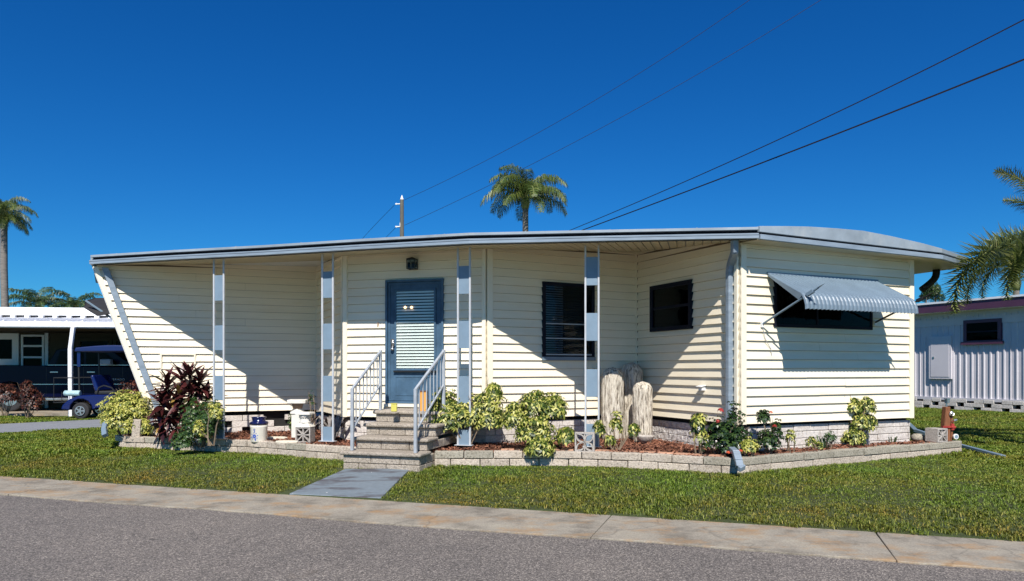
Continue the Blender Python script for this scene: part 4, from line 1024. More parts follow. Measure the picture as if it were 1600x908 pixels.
shrub('ixora_shrub','smaller dark green shrub with orange-red flowers right of the corner downspout','flowering shrub',K(1198,.0086,.26),.22,.2,.62,190,.06,6,.016,'ixora',lobes=[(-.2,0,.85,.35,.15),(.2,0,.35,.9,.3),(0,-.3,.3,1,.3),(.6,0,.6,.3,.2)],hollow=.1,flowers=[(.06,-.12,.40,.032,'redflower'),(.02,-.1,.58,.028,'orangeflower')])
shrub('variegated_shrub','low yellow-leaved plant between the two red-flowered shrubs','shrub',K(1172,.0082,.27),.13,.1,.28,50,.06,7,.013,'varieg2',hollow=.1,stems=4)
shrub('variegated_shrub','slender yellow-green sprig on the wall right of the flowering shrubs','shrub',K(1235,.0087,.27),.08,.07,.36,26,.055,6,.012,'varieg',hollow=.1,stems=3)
shrub('variegated_shrub','small leafy plant left of the bed grass under the wide window','shrub',K(1275,.0090,.27),.14,.08,.24,36,.05,6,.011,'varieg',lobes=[(-.5,0,.5,.6,.4),(.3,0,.35,.6,.3)],hollow=.1,stems=3)
shrub('green_shrub','small dark green plant left of the tall variegated shrub under the window','shrub',K(1297,.0091,.27),.08,.08,.28,36,.05,6,.010,'green',hollow=.1,stems=3)
shrub('variegated_shrub','upright yellow-green shrub below the right end of the awning window','shrub',K(1342,.0095,.27),.29,.22,.70,420,.07,8,.013,'varieg',lobes=[(-.3,0,.85,.45,.22),(.4,0,.85,.45,.2),(.05,0,.5,.5,.3),(.5,0,.5,.4,.2),(-.3,-.2,.2,.6,.2)],hollow=.2,stems=9)
shrub('green_shrub','small green shrub behind the tall pedestal','shrub',K(460,.0108,.27),.13,.1,.42,40,.06,6,.016,'green',hollow=.1,stems=3)
shrub('vine','thin dark vine in the inner corner left of the second post','vine',K(487,.0113,.27),.09,.06,.75,34,.04,5,.012,'green',lobes=[(0,0,.8,.8,.25),(-.3,0,.45,.8,.2)],hollow=.1,stems=4)
# grassy tufts
def tuft(px, k, n, h, label, spread=.06):
    V_=[];F_=[]
    for i in range(n):
        a=random.uniform(0,6.28); l=h*random.uniform(.6,1.1); d=Vector((math.cos(a),math.sin(a),0)); b0=d*random.uniform(0,spread); s_=Vector((-d.y,d.x,0))*.006
        m_=b0+d*l*.25+up*l*.7; t_=b0+d*l*.6+up*l
        o=len(V_); V_+=[b0-s_,b0+s_,m_+s_,t_,m_-s_]; F_.append((o,o+1,o+2,o+4)); V_+=[m_-s_,m_+s_,t_,t_]; F_.append((o+5,o+6,o+7,o+7)) if False else None
    o=fastmesh('foliage',[tuple(v) for v in V_],F_,'green'); e=thing('grass_tuft',label,'plant',K(px,k,.28)); o.parent=e; o['kind']='stuff'
tuft(1287,.0091,40,.26,'upright grassy tuft in the bed below the wide window',.12); tuft(1395,.0098,16,.16,'tiny grass tuft on the bed near the right house corner')
# withered plant behind the second post
wp = thing('withered_plant', 'grey withered agave with curled dead leaves behind the second post', 'plant', K(522,.01005,.27))
for i in range(16):
    a=random.uniform(0,6.28); l=random.uniform(.3,.46); d=Vector((math.cos(a),math.sin(a)*.7,0)); s_=Vector((-d.y,d.x,0))
    mb=MB(); P5=[up*.02, d*l*.3+up*l*.6, d*l*.6+up*l*.95, d*l*.9+up*l*.7, d*l*.95+up*l*.35]; W5=[.03,.045,.04,.03,.008]
    vs_=[]; 
    for p,w_ in zip(P5,W5): vs_+=[p+s_*w_+up*.01, p, p-s_*w_+up*.012]
    mb.add(vs_,[(3*j+q,3*j+q+1,3*j+4+q,3*j+3+q) for j in range(4) for q in (0,1)]); mb.build('leaf','deadleaf',wp,True)
# ti plant: every strap leaf is a part
def strap(l=.38, w=.048, fold=.014):
    mb=MB(); n=6; vs_=[]
    for i in range(n+1):
        f=i/n; ww=w*math.sin(math.pi*min(1,.12+f*.92))**.8 if f<1 else .001; z=-.55*l*f*f*.6; 
        vs_+=[(-ww,l*f,z+fold*(1-f)),(0,l*f,z),(ww,l*f,z+fold*(1-f))]
    mb.add(vs_,[(3*i,3*i+1,3*i+4,3*i+3) for i in range(n)]+[(3*i+1,3*i+2,3*i+5,3*i+4) for i in range(n)]); return mb
sm1=strap().mesh('strap_leaf','ti',True); sm2=strap().mesh('strap_leaf_gold','tigold',True)
tp=thing('ti_plant','big maroon ti plant with strap leaves in the left bed','ti plant',K(287,.0104,.26))
heads=[(-.26,0,.92),(-.05,.05,1.02),(.10,0,1.06),(.27,0,.98),(-.34,-.05,.66),(.0,-.1,.74),(.18,-.1,.80),(-.15,-.12,.50),(-.30,-.1,.36),(.38,0,.72),(-.05,-.15,.30)]
mb=MB()
for hx_,hy_,hz_ in heads:
    mb.tube([(hx_*.25,hy_*.25,0),(hx_*.7,hy_*.6,hz_*.5),(hx_,hy_,hz_)],[.016,.013,.010],6)
    for i in range(26):
        a=2.4*i+random.uniform(-.3,.3); el=rad(78-i*4.6+random.uniform(-8,8)); sc_=random.uniform(.75,1.12)*(.7 if hz_<.5 else .85)
        if hz_<.5: el-=.3
        R_=Matrix.Translation((hx_,hy_,hz_-.006*i)) @ Matrix.Rotation(a,4,'Z') @ Matrix.Rotation(el,4,'X') @ Matrix.Rotation(random.uniform(-.5,.5),4,'Y') @ Matrix.Scale(sc_,4)
        gold = (hz_<.8 and random.random()<.10)
        inst('leaf', sm2 if gold else sm1, tp, R_)
mb.build('stems','stem',tp)
# croton bushes by the neighbour's drive
shrub('croton_bush','copper-red croton bush in sun left of the white carport post','bush',K(44,.0168,.16),.42,.3,.95,200,.09,5,.02,'croton',lobes=[(-.1,0,.75,.4,.3),(.2,0,.45,.8,.4)])
shrub('croton_bush','darker copper-red croton bush at the left edge of the view','bush',K(8,.0172,.16),.42,.3,.9,160,.09,5,.02,'croton')
shrub('croton_bush','low dark copper bush behind the golf cart','bush',K(205,.0160,.16),.4,.3,1.0,120,.09,5,.02,'croton')

# ------------------------------------------------------------------ palms
def frond_mesh(name, L_, leaf, nl, droop, mat, w=.02, brush=False, hang=.8, el=0.):
    """rachis curve along +Y drooping, leaflets either side (brush: all round)"""
    V_=[];F_=[]; pts_=[]; ang=0.; p=Vector((0,0,0)); ns=16
    for i in range(ns+1):
        pts_.append(p.copy()); a=rad(el)-droop*(i/ns)**1.3; p=p+Vector((0,math.cos(a),math.sin(a)))*L_/ns
    for i in range(nl):
        f=.12+.88*i/nl; q=f*ns; j=min(int(q),ns-1); c=pts_[j].lerp(pts_[j+1],q-j); t_=(pts_[j+1]-pts_[j]).normalized(); upv=Vector((1,0,0)).cross(t_)
        l=leaf*(math.sin(math.pi*min(1,f*.85+.12))**.6)
        for s in ((-1,1) if not brush else range(5)):
            if brush: a=6.283*s/5+i*.7; d=(Vector((1,0,0))*math.cos(a)+upv*math.sin(a)+t_*.38).normalized()
            else: d=(Vector((s,0,0))+t_*random.uniform(.35,.7)+upv*random.uniform(-.25,.35)).normalized()
            d2=(d+Vector((0,0,-hang*random.uniform(.6,1.4)))).normalized(); ll=l*random.uniform(.75,1.1); sd=d.cross(t_).normalized() if brush else t_
            sd=sd*w/2; m_=c+d*ll*.45; e_=m_+d2*ll*.55
            o=len(V_); V_+=[c-sd*.5,c+sd*.5,m_+sd,e_,m_-sd]; F_+=[(o,o+1,o+2,o+4)]
            V_+=[]; F_+=[(o+4,o+2,o+3,o+3)][:0]
            o=len(V_)-5; F_.append((o+2,o+3,o+4,o+4)) if False else T_.append((o+2,o+3,o+4))
    return V_,F_,pts_
T_=[]
def frond(name, L_, leaf, nl, droop, mat, **kw):
    global T_; T_=[]
    V_,F_,pts_=frond_mesh(name,L_,leaf,nl,droop,mat,**kw); T=list(T_)
    mb=MB(); mb.v=[tuple(v) for v in V_]; mb.f=F_+T; mb.m=[0]*len(mb.f)
    mb.tube(pts_,[.02*L_/2*(1-.8*i/len(pts_)) for i in range(len(pts_))],5,1)
    return mb.mesh(name,[mat,'rachis'])
def palm(label, base, H, trunk_r, fr, spec, R=1., name='palm_tree', lean=0.):
    e=thing(name,label,'palm tree',base)
    mb=MB(); mb.tube([(lean,0,-.2),(lean*.6+.01*H,0,H*.3),(lean*.3,0,H*.7),(0,0,H-.6),(0,0,H)],[trunk_r*1.25,trunk_r*1.05,trunk_r,trunk_r*.95,trunk_r*1.2],14); mb.build('trunk','bark',e,True)
    mb=MB(); mb.tube([(0,0,H-.5),(0,0,H-.1),(0,0,H+.35)],[trunk_r*1.05,trunk_r*1.5,trunk_r*.5],10); mb.build('crown_shaft','rachis',e,True)
    for (az_,el_,sc_) in spec:
        q=min(fr,key=lambda m:abs(m[0]-el_))[1]
        inst('frond', q, e, Matrix.Translation((0,0,H)) @ Matrix.Rotation(rad(az_),4,'Z') @ Matrix.Scale(sc_,4))
    return e
random.seed(5)
qf=[(el,frond('queen_frond',L_,.95,84,dr,'palm',w=.035,hang=2.6,el=el)) for el,L_,dr in ((84,3.0,2.3),(72,3.1,2.3),(60,3.1,2.2),(48,3.0,2.1),(34,3.0,1.9),(18,2.9,1.6),(0,2.8,1.2),(-20,2.6,.9))]
ff=[(el,frond('far_frond',L_,.8,50,dr,'palmfar',w=.06,hang=1.6,el=el)) for el,L_,dr in ((80,3.0,1.6),(62,3.0,1.7),(44,3.0,1.6),(24,2.9,1.4),(4,2.8,1.1))]
def spec(n, e0, e1, s0=.8, s1=1.1): return [(i*137.5+random.uniform(-15,15), e0+(e1-e0)*i/n+random.uniform(-6,6), random.uniform(s0,s1)) for i in range(n)]
kc=.0335
palm('queen palm with drooping crown rising behind the middle of the roof', K(821,kc,.2), ZK(312,kc)-.2, .16, qf, [(a,e_,s) for a,e_,s in spec(26,88,6,.78,.98)], name='queen_palm')
kl=.033
palm('queen palm with thick pale trunk at the left edge of the view', K(6,kl,.2), ZK(334,kl)-.2, .17, qf, spec(28,86,-40,.45,.66), name='queen_palm')
palm('left one of two low feathery palms behind the white-roofed house', K(60,.055,.2), ZK(478,.055)-.2, .2, ff, spec(18,75,0,.85,1.1), name='queen_palm')
palm('right one of two low feathery palms behind the white-roofed house', K(118,.055,.2), ZK(480,.055)-.2, .2, ff, spec(18,65,-10,.85,1.1), name='queen_palm')
palm('small palm crown low behind the lavender house, right edge', K(1588,.035,.2), ZK(440,.035)-.2, .16, ff, spec(8,60,20,.25,.35), name='queen_palm')
# foxtail palm just right of the frame: fronds reach in
xf=[frond('foxtail_frond',2.4,.40,100,2.4,'foxtail',w=.026,brush=True,hang=.12,el=32),frond('foxtail_frond',2.15,.34,90,1.35,'foxtail',w=.026,brush=True,hang=.12,el=84),frond('foxtail_frond',2.2,.38,95,1.5,'foxtail',w=.026,brush=True,hang=.12,el=45)]
kp=.0102; fx=K(1670,kp,.16)
fp=thing('foxtail_palm','foxtail palm whose bushy fronds reach in from the right edge of the view','palm tree',fx)
Hf=ZK(414,kp)-.16
mb=MB(); mb.tube([(.05,0,-.2),(.03,0,Hf*.5),(0,0,Hf-.5),(0,0,Hf+.1)],[.13,.11,.09,.05],12); mb.build('trunk','bark',fp,True)
for az_,j,sc_ in ((92,0,1.08),(88,1,.95),(74,0,.7),(112,0,.85),(65,0,.8),(100,0,.62),(150,0,.85),(10,2,.9),(-35,0,.9),(-80,2,.9),(-120,2,.9),(-160,0,.9),(180,1,.9),(40,1,.75),(128,2,.8)):
    inst('frond', xf[j], fp, Matrix.Translation((0,0,Hf)) @ Matrix.Rotation(rad(az_),4,'Z') @ Matrix.Scale(sc_,4))
# leafy tree far behind, right of the house corner
def ball_tree(label, base, H, r, n, leaf, mat='tree'):
    e=thing('leafy_tree',label,'tree',base); cs=[]
    lob=[(random.uniform(-.6,.6)*r,random.uniform(-.6,.6)*r,H-r*.6+random.uniform(-.4,.5)*r,r*random.uniform(.35,.6)) for _ in range(9)]
    for i in range(n):
        x,y,z,q=random.choice(lob); v=Vector((random.gauss(0,1),random.gauss(0,1),random.gauss(0,1))).normalized(); cs.append((Vector((x,y,z))+v*q*random.uniform(.5,1)**.5, v+up*.3))
    V_,F_=rosettes(cs,leaf,5,leaf*.22); o=fastmesh('crown',[tuple(v) for v in V_],F_,mat,e)
    mb=MB(); mb.tube([(0,0,0),(0.1,0,H*.5),(0,0,H-r*.7)],[r*.09,r*.07,r*.04],8)
    for x,y,z,q in lob: mb.tube([(0,0,H*.45),(x*.5,y*.5,(H*.5+z)/2),(x,y,z)],[r*.05,r*.03,r*.012],5)
    mb.build('trunk','bark',e)
ball_tree('round leafy tree far behind the lavender house, beside the eave downspout', K(1461,.075,.2), ZK(448,.075), 1.5, 500, .22)
ball_tree('second leafy tree hidden behind the first beyond the lavender house', K(1448,.08,.2), ZK(452,.08), 1.3, 300, .22)
# ------------------------------------------------------------------ utility pole and wires
kp_=.041; up_=thing('utility_pole','brown timber utility pole with white insulator arms behind the roof','utility pole',K(628,kp_,.2))
Hp=ZK(312,kp_)-.2
mb=MB(); mb.tube([(0,0,-.2),(0,0,Hp)],[.19,.12],12); mb.build('pole','woodpole',up_)
mb=MB(); mb.tube([(0,0,Hp),(0,0,Hp+.28)],[.115,.02],12); mb.build('pole_cap','white',up_)
for z_ in (ZK(319,kp_)-.2, ZK(354.5,kp_)-.2):
    mb=MB(); mb.tube([(-.1,0,z_),(-.42,0,z_)],.045,8); mb.tube([(-.36,0,z_-.04),(-.36,0,z_+.05)],.06,8); mb.build('insulator_arm','white',up_)
mb=MB(); mb.tube([(-.1,-.05,Hp-1.75),(-.1,-.05,Hp-1.5)],.04,6); mb.build('insulator','white',up_)
def wire(px, k0, k1, r, label, name='overhead_wire'):
    """pixels define the sag in the vertical plane between two plan points"""
    A_=K(px[0][0],k0,0); B_=K(px[-1][0],k1,0); pts_=[]
    # smooth quadratic through the measured pixels
    xs=np.array([p[0] for p in px],float); ys=np.array([p[1] for p in px],float); c_=np.polyfit(xs,ys,min(2,len(px)-1))
    for x in np.linspace(px[0][0],px[-1][0],24):
        m_=(x-800)/FPX; dx,dy=B_.x-A_.x,B_.y-A_.y; t_=(m_*A_.y-A_.x)/(dx-m_*dy); Y_=A_.y+dy*t_; k=Y_/FPX
        pts_.append(K(x,k,ZK(float(np.polyval(c_,x)),k)))
    mb=MB(); mb.tube(pts_,r,5); tag(mb.build(name,'wire'),label,'wire','overhead wires')
wire([(632,311),(735,266),(820,220),(880,183.6),(1015,104),(1172,0),(1300,-95)],.041,.030,.012,'upper thin wire running from the utility pole up to the right')
wire([(632,349),(766,292.5),(844,252),(904,220),(1060,130),(1159,74),(1280,2),(1400,-75)],.041,.030,.012,'lower thin wire running from the utility pole behind the palm')
wire([(884.5,362),(1015,308),(1154.5,247.5),(1352,153),(1600,31.5),(1700,-22)],.034,.016,.018,'upper of two dark cables crossing the sky at right')
wire([(905,362),(1015,319.5),(1253.5,231.7),(1465,146),(1600,93),(1700,52)],.034,.016,.026,'lower thicker dark cable crossing the sky at right')
wire([(616,321),(590,347),(562,378),(530,415)],.041,.046,.012,'thin wire dropping left from the upper arm of the utility pole')
wire([(619,355),(600,374),(570,404)],.041,.046,.012,'thin wire dropping left from the lower arm of the utility pole')

# ------------------------------------------------------------------ left neighbour: driveway, carport house, truck, golf cart
dv = [(-10.4-.76*14,14.7-.65*14),(-9.1+.76*8,15.8+.65*8),(-10.66+.76*8,18.6+.65*8),(-12-.76*14,17.0-.65*14)]
mb=MB(); mb.prism([(x,y,gz(x,y)-.06) for x,y in dv], up*.085); tag(mb.build('driveway','drive'),kind='structure')
mb=MB(); mb.prism([(-24,19.0,.1),(-4,20.9,.1),(-4,27,.1),(-24,27,.1)], up*.09); tag(mb.build('carport_floor','concrete'),kind='structure')
nh=thing('carport_house','low neighbouring house with white pan carport roof and white trim, left edge','house')
ang=math.atan2(.11,1); du=Vector((math.cos(ang),math.sin(ang),0)); dn=Vector((-du.y,du.x,0))
NO=K(0,.0172,0)   # front edge of carport roof at photo left
def NP(a,b,z): return NO+du*a+dn*b+up*z
ZR=2.56
def nbox(a0,a1,b0,b1,z0,z1,name,mat,parent=nh,bv=0):
    mb=MB(); mb.hexa([NP(a0,b0,z0),NP(a1,b0,z0),NP(a1,b1,z0),NP(a0,b1,z0),NP(a0,b0,z1),NP(a1,b0,z1),NP(a1,b1,z1),NP(a0,b1,z1)]); o=mb.build(name,mat,parent); return bevel(o,bv,1) if bv else o
nbox(-4,6.5,-.06,.0,ZR,ZR+.15,'gutter','nwhite',nh,.008)
nbox(-4,6.5,.0,.06,ZR-.02,ZR+.12,'fascia','nwhite')
# pan roof with ribs, rising to the back
for i in range(26):
    a=-3.9+i*.4; mb=MB(); mb.prism([NP(a,0,ZR+.10),NP(a+.392,0,ZR+.10),NP(a+.392,2.6,ZR+.36),NP(a,2.6,ZR+.36)],up*.02); mb.build('roof_pan','nroof',nh)
    mb=MB(); mb.bar(NP(a+.396,-.02,ZR+.15),NP(a+.396,2.6,ZR+.41),.035,.07,side=du); mb.build('roof_rib','nroof',nh)
nbox(-4,6.5,2.6,2.7,ZR+.50,ZR+.74,'parapet','nroof'); nbox(-4,6.5,2.62,2.68,ZR+.3,ZR+.5,'shadow_gap','black')
for i in range(26): nbox(-3.9+i*.4,-3.9+i*.4+.12,2.5,2.61,ZR+.36,ZR+.5,'rib_end','nroof')
mb=MB(); mb.prism([NP(-4,2.7,ZR+.7),NP(6.5,2.7,ZR+.7),NP(6.5,8,ZR+.78),NP(-4,8,ZR+.78)],up*.02); mb.build('upper_roof','nroof',nh)
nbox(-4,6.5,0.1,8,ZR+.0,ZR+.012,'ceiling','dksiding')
# house wall behind with lap boards
WBK=3.4
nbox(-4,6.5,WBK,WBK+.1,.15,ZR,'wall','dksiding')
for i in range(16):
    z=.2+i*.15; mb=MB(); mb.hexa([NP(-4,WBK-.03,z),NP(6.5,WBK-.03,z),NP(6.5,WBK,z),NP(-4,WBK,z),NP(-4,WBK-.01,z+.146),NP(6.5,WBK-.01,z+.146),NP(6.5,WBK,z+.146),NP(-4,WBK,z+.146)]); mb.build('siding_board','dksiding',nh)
def nwin(a0,a1,z0,z1,fw,mat='nwhite',mull=()):
    e_=win('window',nh); mb=MB()
    def bx(x0,x1,c,d): mb.hexa([NP(x0,WBK-.08,c),NP(x1,WBK-.08,c),NP(x1,WBK-.02,c),NP(x0,WBK-.02,c),NP(x0,WBK-.08,d),NP(x1,WBK-.08,d),NP(x1,WBK-.02,d),NP(x0,WBK-.02,d)])
    bx(a0,a1,z1-fw,z1); bx(a0,a1,z0,z0+fw); bx(a0,a0+fw,z0+fw,z1-fw); bx(a1-fw,a1,z0+fw,z1-fw)
    for f in mull: bx(a0+fw,a1-fw,z0+f*(z1-z0)-.03,z0+f*(z1-z0)+.03)
    mb.build('window_frame',mat,e_); nbox(a0+fw,a1-fw,WBK-.045,WBK-.04,z0+fw,z1-fw,'pane','glassdark',e_); nbox(a0+fw,a1-fw,WBK-.034,WBK-.031,z0+fw,z1-fw,'interior','dark',e_)
nx=lambda p: -2.03+.0202*p
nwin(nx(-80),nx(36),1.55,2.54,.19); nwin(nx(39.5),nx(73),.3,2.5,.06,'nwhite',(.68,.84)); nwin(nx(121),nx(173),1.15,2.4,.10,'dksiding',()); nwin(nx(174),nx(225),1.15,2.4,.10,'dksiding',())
nbox(nx(73.5),nx(78.5),WBK-.06,WBK,.2,ZR,'corner_trim','nwhite')
# bent white post
cp=win('carport_post',nh); kq=.0172
mb=MB(); P1=K(114.5,kq,ZR+.0); P2=K(110,kq,ZK(545,kq)); P3=K(110.5,kq,.15)
mb.bar(P1,P2,.10,.08,side=(1,0,0)); mb.bar(P2+up*.01,P3,.105,.08,side=(1,0,0)); bevel(mb.build('post_tube','nwhite',cp),.01,2)
# pickup truck
tr=thing('pickup_truck','dark navy crew cab pickup truck parked in the shade of the carport','pickup truck',K(72,.0187,.19),ang)
def T(x,y,z): return Vector((x,y,z))
def tprism(poly,y0,y1,name,mat,parent=tr,bv=0.02):
    mb=MB(); mb.prism([T(x,y0,z) for x,z in poly],Vector((0,y1-y0,0))); o=mb.build(name,mat,parent); return bevel(o,bv,2) if bv else o
# x=0 at cab rear, +x to the front (right)
def arch(cx,r=.46,n=9): return [(cx-r*math.cos(math.pi*i/(n-1)), .42+r*math.sin(math.pi*i/(n-1))) for i in range(n)]
body=[(-2.1,.45)]+arch(-1.0)[0:]+[(-.4,.42),(2.45,.42)]+arch(3.05)[0:]+[(3.75,.45),(3.78,.95),(3.6,1.22),(2.35,1.30),(-.02,1.32),(-.04,1.34),(-2.1,1.34)]
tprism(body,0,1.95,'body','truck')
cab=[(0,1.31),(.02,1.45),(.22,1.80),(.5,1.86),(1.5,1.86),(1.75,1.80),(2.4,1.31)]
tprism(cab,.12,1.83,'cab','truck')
for q in ([(.22,1.38),(.34,1.76),(.98,1.78),(.98,1.38)],[(1.06,1.38),(1.06,1.78),(1.55,1.77),(1.95,1.38)]): tprism(q,.108,.13,'window','glassdark',tr,0); tprism([(a,b) for a,b in q],.1195,.121,'window_backing','black',tr,0)
tprism([(-.01,1.345),(2.3,1.345),(2.3,1.36),(-.01,1.36)],.10,.13,'belt_trim','silver',tr,0)
tprism([(-.4,.78),(2.2,.78),(2.2,.80),(-.4,.80)],-.012,.0,'side_moulding','silver',tr,0)
tprism([(.0,.32),(2.3,.32),(2.3,.39),(.0,.39)],-.06,.1,'side_step','silver',tr,.01)
for x in (.12,1.14): tprism([(x,1.13),(x+.22,1.13),(x+.22,1.165),(x,1.165)],-.03,-.005,'door_handle','silver',tr,.006)
for x in (0.0,1.03,2.12): tprism([(x,.5),(x+.012,.5),(x+.012,1.3),(x,1.3)],-.003,.004,'door_seam','black',tr,0)
mb=MB(); mb.box((1.72,-.12,1.44),(.15,.1,.085)); bevel(mb.build('mirror','railpaint',tr),.03,3)
for cx in (-1.0,3.05):
    for y in (.02,1.73):
        w_=win('wheel',tr); mb=MB(); mb.tube([(cx,y,.38),(cx,y+.2,.38)],.38,24); bevel(mb.build('tyre','tyre',w_),.04,2)
        mb=MB(); mb.tube([(cx,y-.01,.38),(cx,y+.03,.38)],.22,16); mb.build('rim','silver',w_)
tprism([(3.6,.45),(3.9,.5),(3.9,.72),(3.6,.75)],.0,1.95,'bumper','silver')
tc_=bpy.data.curves.new('lettering','FONT'); tc_.body='SILVERADO'; tc_.size=.085; tc_.extrude=.004; tc_.space_character=1.25
to=bpy.data.objects.new('lettering',tc_); dg=bpy.context.evaluated_depsgraph_get()
COL.objects.link(to); dg.update(); me_=bpy.data.meshes.new_from_object(to.evaluated_get(dg)); COL.objects.unlink(to); bpy.data.objects.remove(to)
lt=bpy.data.objects.new('lettering',me_); COL.objects.link(lt); lt.parent=tr; me_.materials.clear(); me_.materials.append(M['shirt_text']); lt.location=(1.66,-.006,.90); lt.rotation_euler=(rad(90),0,0)
# golf cart
gx=K(126,.0166,0); gc=thing('golf_cart','blue golf cart with blue roof parked on the grass strip before the dark truck','golf cart',(gx.x,gx.y,gz(gx.x,gx.y)+.0),rad(4))
def cprism(poly,y0,y1,name,mat,bv=.02,parent=gc):
    mb=MB(); mb.prism([Vector((x,y0,z)) for x,z in poly],Vector((0,y1-y0,0))); return bevel(mb.build(name,mat,parent),bv,3) if bv else mb.build(name,mat,parent)
def ar(cx,r,z0,n=8): return [(cx-r*math.cos(math.pi*i/(n-1)), z0+r*math.sin(math.pi*i/(n-1))) for i in range(n)]
cprism([(-.50,.24),(-.46,.36),(-.30,.50),(-.05,.60),(.35,.62),(.95,.62),(1.0,.30),(.38,.27)]+[(x,z) for x,z in ar(0,.29,.22)][::-1],0,1.15,'rear_body','cart',.03)
cprism([(.95,.24),(1.75,.24),(1.75,.32),(.95,.32)],0,1.15,'floor','black')
cprism([(1.65,.30),(1.62,.85),(1.78,.92),(2.1,.70),(2.3,.5),(2.32,.3)],0,1.15,'front_cowl','cart',.03)
cprism([(.30,.62),(.85,.62),(.85,.72),(.30,.72)],.08,1.07,'seat','black',.03)
cprism([(.30,.70),(.18,1.12),(.26,1.14),(.42,.72)],.1,1.05,'seat_back','cart',.035)
mb=MB(); mb.tube([(.38,.06,.66),(.42,.06,.80),(.55,.06,.86),(.75,.06,.80),(.85,.06,.68)],.02,6); mb.build('arm_rest','black',gc)
mb=MB(); ros=[]; 
for i in range(9):
    f=i/8; x=-.12+f*1.95; z=1.84+.07*math.sin(math.pi*f); ros.append((x,z))
cprism(ros+[(1.86,1.76),(-.14,1.74)],-.04,1.19,'roof','cartroof',.025)
mb=MB()
for y in (.05,1.1):
    mb.bar((-.05,y,.6),(-.08,y,1.78),.035); mb.bar((1.75,y,.85),(1.55,y,1.78),.035)
mb.build('roof_strut','black',gc)
mb=MB(); mb.prism([(-.1,.02,1.35),(-.02,.02,1.35),(-.02,.02,1.76),(-.1,.02,1.76)],(0,.02,0)); mb.build('rolled_curtain','cart',gc)
mb=MB(); 
for x0,x1,z in ((-.72,-.02,1.06),(-.72,-.1,.42)):
    mb.tube([(x0+.02,.06,z),(x1,.06,z)],.014,6); mb.tube([(x0+.02,1.05,z),(x1,1.05,z)],.014,6); mb.tube([(x0+.02,.06,z),(x0+.02,1.05,z)],.014,6)
for x in (-.70,-.5,-.3): mb.tube([(x,.06,.42),(x,.06,1.06 if x==-.7 else .7)],.010,6)
mb.build('rear_rack','black',gc)
mb=MB(); mb.tube([(-.40,.05,.66),(-.03,.05,.66)],.075,12); mb.tube([(-.40,.05,.66),(-.44,.05,.66)],[.085,.05],12); bevel(mb.build('rolled_cushion','teal',gc),.01,1)
mb=MB(); mb.tube([(1.55,.35,.85),(1.30,.35,1.0)],.02,8); mb.tube([(1.30+.17*math.cos(t)*.3,.35+.17*math.sin(t),1.0+.17*math.cos(t)) for t in [6.283*i/14 for i in range(15)]],.014,6); mb.build('steering_wheel','black',gc)
for cx in (0,1.9):
    for y in (-.02,1.0):
        w_=win('wheel',gc); mb=MB(); mb.tube([(cx,y,.205),(cx,y+.17,.205)],.215,28); bevel(mb.build('tyre','tyre',w_),.03,3)
        mb=MB(); mb.tube([(cx,y-.012,.205),(cx,y+.03,.205)],.118,20); mb.build('rim','tyre',w_)
        mb=MB()
        for s in range(5):
            a=6.283*s/5; mb.bar((cx+.03*math.cos(a),y-.018,.205+.03*math.sin(a)),(cx+.11*math.cos(a),y-.018,.205+.11*math.sin(a)),.02,.035,side=(0,1,0))
        mb.tube([(cx,y-.03,.205),(cx,y-.01,.205)],.035,12); n_=20
        for s in range(n_):
            a=6.283*s/n_; b=6.283*(s+1)/n_; mb.bar((cx+.115*math.cos(a),y-.016,.205+.115*math.sin(a)),(cx+.115*math.cos(b),y-.016,.205+.115*math.sin(b)),.02,.02,side=(0,1,0))
        mb.build('spokes','silver',w_)

# ------------------------------------------------------------------ right neighbour: lavender ribbed house
lh=thing('lavender_house','lavender ribbed metal mobile home with plum fascia on a pierced block skirt, right edge','mobile home')
LA=Vector((14.8,20.9,0))-v24*5; LBp=Vector((14.8,20.9,0))+v24*9; WLH=Wall(LBp,LA)   # from far to near; outward normal to the left
if WLH.n.x>0: WLH=Wall(LA,LBp)
s_=WLH
def lbox(a0,a1,o0,o1,z0,z1,name,mat,parent=lh,bv=0):
    mb=MB(); W=WLH; mb.hexa([W.p(a0,z0,o0),W.p(a1,z0,o0),W.p(a1,z0,o1),W.p(a0,z0,o1),W.p(a0,z1,o0),W.p(a1,z1,o0),W.p(a1,z1,o1),W.p(a0,z1,o1)]); o=mb.build(name,mat,parent); return bevel(o,bv,1) if bv else o
L_=WLH.L; ZL0,ZL1=.50,3.10
# ribbed panels: each 1 m panel a part with flat pans and raised ribs
def lpanel(a0,a1):
    mb=MB(); x=a0; rib=.20; pr=[]
    while x<a1-.01:
        pr+=[(x,0),(x+rib-.07,0),(x+rib-.055,.026),(x+rib-.015,.026)]; x+=rib
    pr.append((a1,0)); vs=[]
    for x_,o_ in pr: vs+=[WLH.p(min(x_,a1),ZL0,o_),WLH.p(min(x_,a1),ZL1,o_)]
    mb.add(vs,[(2*i,2*i+2,2*i+3,2*i+1) for i in range(len(pr)-1)]); mb.build('wall_panel','lavender',lh)
x=0
while x<L_-.5: lpanel(x,x+.96); x+=.96
lbox(0,L_,-.12,-.004,ZL0-.02,ZL1+.1,'wall','lavender'); lbox(0,L_,0,.045,ZL0-.06,ZL0+.03,'base_trim','lavender')
lbox(0,L_,0,.03,2.80,3.02,'wall_band','lavender')
# fascia and roof, sloping slightly
def lquad(pts,th,name,mat): mb=MB(); mb.prism(pts,th); mb.build(name,mat,lh)
W=WLH
lbox(-.3,L_+.3,.42,.47,3.22,3.48,'fascia','purple'); lbox(-.32,L_+.32,.0,.50,3.485,3.545,'roof_edge','nwhite')
lbox(-.3,L_+.3,0,.42,3.22,3.24,'soffit','nwhite'); lbox(-.3,L_+.3,-4,0,3.48,3.53,'roof','nroof')
